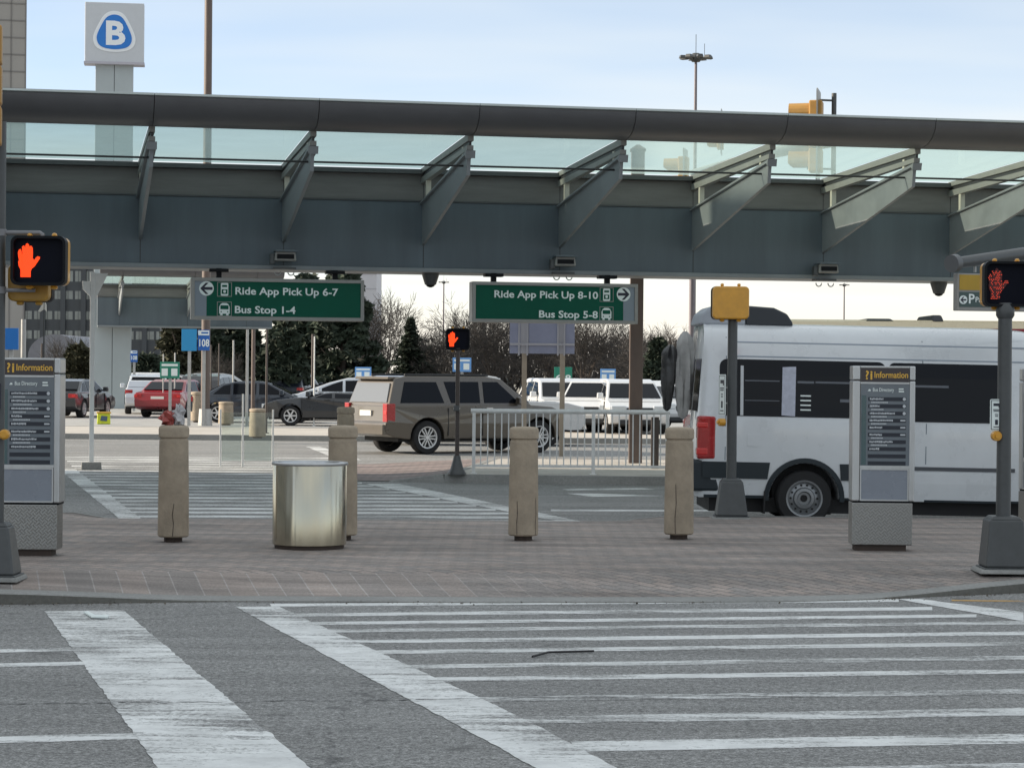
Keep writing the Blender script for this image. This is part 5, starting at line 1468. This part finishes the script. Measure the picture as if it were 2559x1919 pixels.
BT = [(0, 830, 618, 150, 'leafless tree with pale branches right of the left green sign', .3, 1.0), (1, 1012, 628, 160, 'leafless tree behind the left end of the right green sign', 1.2, 1.0),
      (2, 1062, 640, 150, 'leafless tree left of the blue-grey sign back', 2.2, 1.1), (0, 1130, 660, 170, 'leafless tree straight behind the blue-grey sign back', 3.9, 1.1),
      (1, 1195, 668, 150, 'leafless tree behind the small green 6-8 sign', .4, 1.2), (2, 1262, 650, 145, 'leafless tree right of the blue-grey sign back', 4.4, 1.1),
      (0, 1335, 690, 160, 'leafless tree just left of the brown column', 5.3, 1.2), (1, 1405, 702, 140, 'leafless tree between the brown column and the van tail', 2.9, 1.1),
      (2, 1440, 690, 150, 'leafless tree directly behind the van tail', 1.3, 1.0), (0, 960, 700, 140, 'low leafless tree right of the pointed conifer', 2.5, 1.2),
      (2, 150, 715, 120, 'leafless tree behind the left information totem', .9, 1.0), (1, 470, 745, 130, 'leafless tree behind the 108 sign', .2, 1.0), (2, 780, 640, 165, 'leafless tree at the pale tower behind the evergreens', 3.1, .9)]
for a in BT: place_bare(*a)
def foliage(mb, c, r, n, rnd, s0, s1, flat=1.):
    for _ in range(n):
        while True:
            p = Vector((rnd.uniform(-1, 1), rnd.uniform(-1, 1), rnd.uniform(-1, 1)))
            if p.length < 1 and p.length > rnd.random()*.8: break
        q = Vector((c[0]+p.x*r, c[1]+p.y*r, c[2]+p.z*r*flat)); s = rnd.uniform(s0, s1)
        u = Vector((rnd.gauss(0, 1), rnd.gauss(0, 1), rnd.gauss(0, .6))).normalized(); w = u.cross(Vector((rnd.gauss(0, 1), rnd.gauss(0, 1), rnd.gauss(0, 1)))).normalized()
        mb.face([q-u*s, q+w*s*.45, q+u*s, q-w*s*.45])
def conifer(label, x, ytop, Y, wid, m, seed, rz=0):
    rnd = random.Random(seed); c = A(x, 870, Y); c.z = .1; H = A(x, ytop, Y).z-.1; Rm = wid*mpd(Y)/2
    t = thing('evergreen_tree', label, 'tree', c, rz, 'evergreen trees beyond the parking')
    b = MB(); b.cyl(0, 0, 0, H*.9, H*.022, .03, 8); b.build('trunk', bark, t)
    b = MB(); n = 0
    z = H*.04
    while z < H*.99:
        f = 1-(z/H); rr = Rm*(f**.8)*rnd.uniform(.75, 1.12)+.1
        nb_ = max(5, int(9+rr*5))
        for k in range(nb_):
            a = rnd.uniform(0, 2*PI); L_ = rr*rnd.uniform(.75, 1.15)
            dirv = Vector((math.cos(a), math.sin(a), 0)); side = Vector((-math.sin(a), math.cos(a), 0))
            for j in range(6):
                tt = (j+.6)/6; p = Vector((0, 0, z)) + dirv*L_*tt + Vector((0, 0, .10*H*.25*(1-tt) - .06*L_*tt + rnd.gauss(0, .05)))
                s = (.16+.30*(1-tt))*min(1.6, .6+rr*.4)
                for sg in (-1, 1):
                    q = p + side*sg*s + dirv*s*.5 + Vector((0, 0, -s*.35+rnd.gauss(0, .04)))
                    b.face([p - dirv*s*.2, p + dirv*s*.55 + Vector((0, 0, rnd.gauss(0, .06))), q])
        z += H*.022*rnd.uniform(.8, 1.3)
    b.build('crown', m, t)
    return t
conifer('pointed dark conifer between the two green signs', 885, 688, 140, 118, leaf_dark, 5)
conifer('shorter dark conifer at the right foot of the pointed conifer', 925, 752, 150, 90, leaf_dark, 8)
def broad_evergreen(label, x, ytop, Y, wid, m, seed):
    rnd = random.Random(seed); c = A(x, 870, Y); c.z = .1; H = A(x, ytop, Y).z-.1; Rm = wid*mpd(Y)/2
    t = thing('evergreen_tree', label, 'tree', c, 0, 'evergreen trees beyond the parking')
    b = MB(); b.cyl(0, 0, 0, H*.85, H*.03, .05, 8)
    for k in range(9):
        a = rnd.uniform(0, 2*PI); z = rnd.uniform(.2, .7)*H; b.tube([(0, 0, z), (Rm*.7*math.cos(a), Rm*.7*math.sin(a), z+.18*H)], .09, 5, .02)
    b.build('trunk', bark, t)
    b = MB()
    for k in range(80):
        a = rnd.uniform(0, 2*PI); zz = rnd.uniform(.06, .97); rr = Rm*(1-max(0, zz-.30)/.75)**.7*math.sqrt(rnd.random())
        foliage(b, (rr*math.cos(a), rr*math.sin(a), zz*H), Rm*rnd.uniform(.20, .36), 110, rnd, .16, .42, .8)
    b.build('crown', m, t)
    return t
broad_evergreen('dense evergreen under the right half of the left green sign', 740, 585, 130, 150, leaf_dark, 21)
broad_evergreen('dense evergreen left of the dark strip post', 650, 600, 135, 160, leaf_dark, 22)
broad_evergreen('low dense evergreen under the left-pointing green sign', 610, 720, 112, 130, leaf_dark, 23)
broad_evergreen('olive evergreen behind the small green bay sign', 385, 680, 125, 110, leaf_olive, 24)
broad_evergreen('olive evergreen between the left totem and the white post', 165, 752, 110, 90, leaf_olive, 25)
broad_evergreen('dark evergreen straight behind the lamp post and 108 sign', 455, 675, 138, 130, leaf_dark, 31)
broad_evergreen('dark evergreen right beside the wide pylon shaft', 320, 775, 118, 80, leaf_dark, 26)
broad_evergreen('dark evergreen with pale blossom gaps near the thin rods', 515, 690, 140, 130, leaf_dark, 27)
broad_evergreen('rounded dark evergreen between the brown column and the van', 1420, 735, 120, 60, leaf_dark, 28)
# far mass of brushwood
rnd = random.Random(77); b = MB()
for k in range(9000):
    x = rnd.uniform(900, 1500); Y = rnd.uniform(165, 185); c = A(x, 870, Y)
    h = max(.3, rnd.triangular(.1, 4.6, 2.2)+.6*math.sin(x*.05)+.5*math.sin(x*.017+1)); s = rnd.uniform(.25, .75)
    q = Vector((c.x, Y, .1+h)); u = Vector((rnd.gauss(0, .5), rnd.gauss(0, .5), 1)).normalized(); w = Vector((rnd.gauss(0, 1), rnd.gauss(0, 1), rnd.gauss(0, .4))).normalized()
    b.face([q-u*s, q+w*.05, q+u*s, q-w*.05]) if k % 2 else b.face([q-u*s*.5, q+w*s*.22, q+u*s*.5, q-w*s*.22])
o = b.build('brushwood', mat('brush', (.055, .048, .043), .95, var=.35, vscale=.5)); o['kind'] = 'stuff'; o['label'] = 'far tangle of brown brushwood behind the white parked cars'
# ------------------------------------------------------------------ far buildings
office_m = mat('office_spandrel', (.045, .052, .060), .5, var=.1, vscale=.2)
office_glass = mat('office_blind_glass', (.20, .22, .215), .25, var=.25, vscale=.35, coat=.3)
Y = 330.
def block(label, x0, x1, ytop, Y, depth, m, name='office_building', cat='building', zb=0):
    a, d = A(x0, 800, Y), A(x1, 800, Y); z = A((x0+x1)/2, ytop, Y).z
    t = thing(name, label, cat, ((a.x+d.x)/2, Y, zb), 0); W = d.x-a.x
    b = MB(); b.box(-W/2, 0, 0, W/2, depth, z-zb, 0, .05); b.build('wall', m, t)
    return t, W, z-zb
t, W, H = block('dark office block with strip windows behind the left signal and totem', -260, 345, 540, Y, 40, office_m)
k = mpd(Y)
b = MB()
for row, (ya, yb) in enumerate(((585, 608), (628, 646), (672, 690), (714, 732), (540, 562))):
    z0, z1 = A(100, yb, Y).z, A(100, ya, Y).z; x = -260; r_ = random.Random(row)
    while x < 335:
        xa = (x-(-260))*k - W/2
        f = MB(); f.box(xa+.2, -.04, z0, xa+9.5*k*1.0, -.02, z1); f.box(xa+10.5*k, -.04, z0, xa+20*k, -.02, z1); f.build('window', office_glass, t)
        x += 22
b = MB()
for x in range(-260, 346, 44): xa = (x+260)*k - W/2; b.box(xa-.35, -.5, 0, xa+.35, -.06, H)
b.build('mullion', office_m, t)
t, W, H = block('pale grey concrete terminal tower at the top left corner', -420, 45, -120, 160, 30, mat('tower_concrete', (.30, .285, .265), .8, var=.08, vscale=.15), 'terminal_tower')
k = mpd(160); b = MB()
for yy in range(-110, 560, 37): z = A(20, yy, 160).z; b.box(-W/2, -.03, z-.05, W/2, -.005, z+.05)
for xx in range(-420, 46, 31): xa = (xx+420)*k-W/2; b.box(xa-.05, -.03, 0, xa+.05, -.005, H)
b.build('panel_joint', mat('tower_joint', (.19, .18, .17), .8), t)
t.rotation_euler = (0, 0, R(13))
t, W, H = block('narrow pale tower behind the right end of the left green sign', 773, 812, 560, 210, 8, mat('tower_pale', (.56, .56, .60), .7, var=.05, vscale=.3), 'stair_tower')
b = MB()
for i in range(1, 9): b.box(-W/2, -.03, H*i/9-.04, W/2, -.005, H*i/9+.04)
b.build('panel_joint', mat('tower_joint2', (.42, .42, .46), .8), t)
# domed pavilion
c = A(118, 800, 250); zt, zb_ = A(118, 722, 250).z, A(118, 770, 250).z
t = thing('domed_pavilion', 'low pavilion with a grey ribbed curved roof behind the left totem', 'building', (c.x, 250, 0), 0)
rw = 58*mpd(250); n = 18
b = MB(); b.prism([(-rw, zb_-1)] + [(-rw*math.cos(PI*i/n), zb_ + (zt-zb_)*math.sin(PI*i/n)) for i in range(n+1)] + [(rw, zb_-1)], 0, 20); b.build('roof', mat('dome_grey', (.17, .175, .20), .5, var=.15, vscale=1), t)
b = MB(); b.box(-rw*.95, 1, 0, rw*.95, 19, zb_-1); b.build('wall', mat('pavilion_wall', (.36, .36, .38), .6, var=.3, vscale=.6), t)
b = MB()
for i in range(8): x = -rw*.9+i*rw*.23; b.box(x, .93, 1, x+rw*.14, .98, zb_-1.6)
b.build('window', office_glass, t)
# long low service building on the horizon
t, W, H = block('long low grey building far behind the trees', 255, 1560, 836, 300, 20, mat('low_building', (.22, .215, .215), .7, var=.2, vscale=.15), 'service_building')
b = MB()
for i in range(40): b.box(-W/2+3+i*W/40, -.05, 1.2, -W/2+3+i*W/40+W/80, -.01, H*.75)
b.build('window', office_glass, t)
# hi-vis cabinet and pennant
c = G(224, 916, .15)
t = thing('utility_cabinet', 'small lime yellow cabinet on the far pavement right of the white post', 'cabinet', c, .2)
b = MB(); b.box(-.22, -.15, .0, .22, .15, .36, .06, .02); b.build('body', mat('lime_yellow', (.55, .62, .03), .5, var=.2, vscale=6), t)
b = MB(); b.box(-.25, -.18, .36, .25, .18, .41, .1, .01); b.build('lid', mat('lid_orange', (.55, .32, .03), .5), t)
b = MB(); b.prism([(-.12, .12), (.1, .10), (.12, .26), (-.08, .28)], -.165, -.158); b.build('door', mat('cabinet_slate', (.06, .10, .16), .4), t)
t = thing('flagpole', 'thin pole with a pale drooping pennant left of the white post', 'flag', A(94, 860, 170), 0)
t.location.z = 0; zt = A(94, 640, 170).z
b = MB(); b.cyl(0, 0, 0, zt, .07, .05, 8); b.build('pole', dark_pole, t)
k = mpd(170); b = MB(); P_ = [(0, zt-2*k), (-2*k, zt-14*k), (-13*k, zt-32*k), (-9*k, zt-34*k), (0, zt-28*k), (5*k, zt-33*k), (5*k, zt-20*k), (2*k, zt-10*k)]; b.prism(P_, -.04, .04); b.build('pennant', mat('flag_cloth', (.68, .66, .60), .8), t)
# glass screen by the crossing
c = A(476, 960, 47.); c.z = 0
t = thing('glass_screen', 'low clear glass screen with thin white posts between the bollard and the crossing', 'glass screen', c, TH)
us_ = [0, .46, 1.08]
for u in us_:
    b = MB(); b.box(u-.018, -.018, 0, u+.018, .018, 1.18 if u != .46 else 1.5); b.build('post', white_steel, t)
for u0_, u1_ in zip(us_, us_[1:]):
    b = MB(); b.box(u0_+.03, -.006, .12, u1_-.03, .006, 1.12); b.build('pane', clear_glass, t)
# small litter
t = tag(MB().box(-.01, -.01, 0, .01, .01, .001).build('wood_stick', brown_dark), 'thin dark stick lying across the near crosswalk stripes', 'stick'); bpy.data.objects.remove(t)
p0, p1, p2_ = G(1150, 1422), G(1185, 1413), G(1283, 1410)
b = MB(); b.tube([p0-p1+Vector((0, 0, .014)), Vector((0, 0, .016)), p2_-p1+Vector((0, 0, .014))], .008, 7); t = tag(b.build('stick', mat('stick_dark', (.02, .018, .02), .8)), 'thin dark stick lying across the near crosswalk stripes', 'stick'); t.location = p1
b = MB(); q = [G(a, c)-G(205, 1332) for a, c in ((180, 1326), (190, 1325), (205, 1333), (236, 1334), (232, 1338), (198, 1337))]
b.prism([(p.x, p.y) for p in q], .010, .022, lambda a, c, d: (a, c, d)); t = tag(b.build('paper_scrap', letter_w), 'white paper scrap lying on the wide white stop bar', 'litter'); t.location = G(205, 1332)
for i, (x, y, s, lab) in enumerate(((150, 1297, .05, 'small white litter scrap in the gutter under the left kerb'), (20, 1300, .045, 'dark leaf litter at the left end of the kerb'), (1555, 1036, .07, 'white litter scrap in the gutter by the far kerb'))):
    b = MB(); blob(b, (0, 0, s*.4), s, 40+i, 8, 5, (1.2, .8, .4), .5); t = tag(b.build('litter_scrap', rust_m if i == 1 else letter_w), lab, 'litter', 'litter scraps'); t.location = G(x, y, .0)

# tar seams across the near road
rj = random.Random(12)
for (xa, ya, xb, yb, w_) in ((-250, 1762, 1060, 1748, .022), (1060, 1748, 2700, 1722, .012), (-200, 1565, 590, 1560, .014)):
    b = MB(); P0, P1 = GP(xa, ya), GP(xb, yb); n = 120; prev = None; j = 0
    for i in range(n+1):
        j = j*.8 + rj.gauss(0, .012); q = P0 + (P1-P0)*i/n; h_ = w_*rj.uniform(.1, 1.2)/2
        cur = (b.v((q.x, q.y+j-h_, .0052)), b.v((q.x, q.y+j+h_, .0052)))
        if prev and rj.random() < .86: b.b.faces.new((prev[0], cur[0], cur[1], prev[1]))
        prev = cur
    struct(b.build('road_seam', mat('tar', (.045, .044, .045), .6, var=.3, vscale=8)))
# grit and leaf crumbs in the gutter
rnd = random.Random(5); b = MB()
for k in range(900):
    x = rnd.uniform(-6.5, 6.5)
    if -2.6 < x < 3.2 and rnd.random() < .7: continue
    y = interp(FRONT, x) - .03 - abs(rnd.gauss(0, .10)); s = rnd.uniform(.004, .014)
    u = Vector((rnd.gauss(0, 1), rnd.gauss(0, 1), .2)).normalized()*s; w_ = Vector((-u.y, u.x, rnd.uniform(0, s)))*rnd.uniform(.4, 1)
    q = Vector((x, y, .006+s*.4)); b.face([q-u, q+w_, q+u, q-w_])
o = b.build('debris', mat('grit', (.10, .085, .065), .9, var=.6, vscale=30)); o['kind'] = 'stuff'; o['label'] = 'grit and leaf crumbs lying in the gutter along the near kerb'
# ------------------------------------------------------------------ unseen terminal block, placed out of view to shade the crossing
t = thing('unseen_terminal', 'unseen concrete terminal block with rows of windows, added to shade the street', 'building', (-34, 0, 0), 0)
SH_Y, SH_H = 46.3, 20.
b = MB(); b.box(-18, 2, 0, 0, SH_Y, SH_H, 0, .1); b.build('wall', mat('terminal_concrete', (.46, .44, .41), .8, var=.08, vscale=.2), t)
b = MB()
for zz in range(4, 20, 4):
    for yy in range(4, 40, 6): b.box(0, yy, zz-1.6, .06, yy+4.6, zz+.4)
b.build('window', office_glass, t)

# ------------------------------------------------------------------ sky and sun
EL, AZ = R(21), R(-86)           # azimuth measured from +Y (view) towards +X
sd_ = Vector((math.sin(AZ)*math.cos(EL), math.cos(AZ)*math.cos(EL), math.sin(EL)))
sun_d = bpy.data.lights.new('sun', 'SUN'); sun_d.energy = 3.6; sun_d.angle = R(.55); sun_d.color = (1., .87, .70)
sun = bpy.data.objects.new('sun', sun_d); C.objects.link(sun)
sun.rotation_euler = (-sd_).to_track_quat('-Z', 'Y').to_euler()
w = bpy.data.worlds.new('World'); SC.world = w; w.use_nodes = True
N, L = w.node_tree.nodes, w.node_tree.links
bg = N['Background']
sky = N.new('ShaderNodeTexSky'); sky.sky_type = 'NISHITA'; sky.sun_disc = False
sky.sun_elevation = EL; sky.sun_rotation = AZ; sky.altitude = 10; sky.air_density = 1.0; sky.dust_density = .8; sky.ozone_density = .45
tc = N.new('ShaderNodeTexCoord'); sx = N.new('ShaderNodeSeparateXYZ'); L.new(tc.outputs['Generated'], sx.inputs[0])
vv = N.new('ShaderNodeCombineXYZ'); L.new(sx.outputs['X'], vv.inputs[0]); L.new(sx.outputs['Y'], vv.inputs[1]); L.new(mathn(N, L, 'ADD', mathn(N, L, 'MULTIPLY', sx.outputs['Z'], 2.6), .01), vv.inputs[2])
nv = N.new('ShaderNodeVectorMath'); nv.operation = 'NORMALIZE'; L.new(vv.outputs[0], nv.inputs[0]); L.new(nv.outputs[0], sky.inputs['Vector'])
# thin cloud veil on a plane overhead
zc_ = mathn(N, L, 'ADD', mathn(N, L, 'MAXIMUM', sx.outputs['Z'], 0.0), .10)
cx_ = mathn(N, L, 'DIVIDE', sx.outputs['X'], zc_); cy_ = mathn(N, L, 'DIVIDE', sx.outputs['Y'], zc_)
cv = N.new('ShaderNodeCombineXYZ'); L.new(cx_, cv.inputs[0]); L.new(cy_, cv.inputs[1])
mp = N.new('ShaderNodeMapping'); mp.inputs['Scale'].default_value = (.55, 1.1, 1); mp.inputs['Rotation'].default_value = (0, 0, R(-22)); mp.inputs['Location'].default_value = (3.1, 1.7, 0)
L.new(cv.outputs[0], mp.inputs['Vector'])
n1 = noise(N, L, mp.outputs['Vector'], .62, 4, .5)
n2 = noise(N, L, mp.outputs['Vector'], 1.9, 3, .5)
cl = mathn(N, L, 'ADD', mathn(N, L, 'MULTIPLY', n1, .75), mathn(N, L, 'MULTIPLY', n2, .25))
cl = rng(N, L, cl, .38, .64, .32, .92)
hz = rng(N, L, sx.outputs['Z'], .015, .10, .97, .0)
cl = mathn(N, L, 'MAXIMUM', cl, hz)
cl = mathn(N, L, 'MAXIMUM', cl, rng(N, L, sx.outputs['Z'], .19, .42, .0, .85))
warm = rng(N, L, sx.outputs['Z'], .03, .10, 1, 0)
ccol = mixc(N, L, warm, (3.05, 3.24, 3.30), (3.72, 3.48, 3.10))
skc = mixc(N, L, cl, sky.outputs['Color'], ccol)
L.new(skc, bg.inputs['Color']); bg.inputs['Strength'].default_value = .14
SC.view_settings.view_transform = 'Standard'; SC.view_settings.look = 'None'; SC.view_settings.gamma = 1; SC.view_settings.exposure = 1.07
SC.render.engine = 'CYCLES'; SC.cycles.max_bounces = 8; SC.cycles.transparent_max_bounces = 16
SC.cycles.use_denoising = True
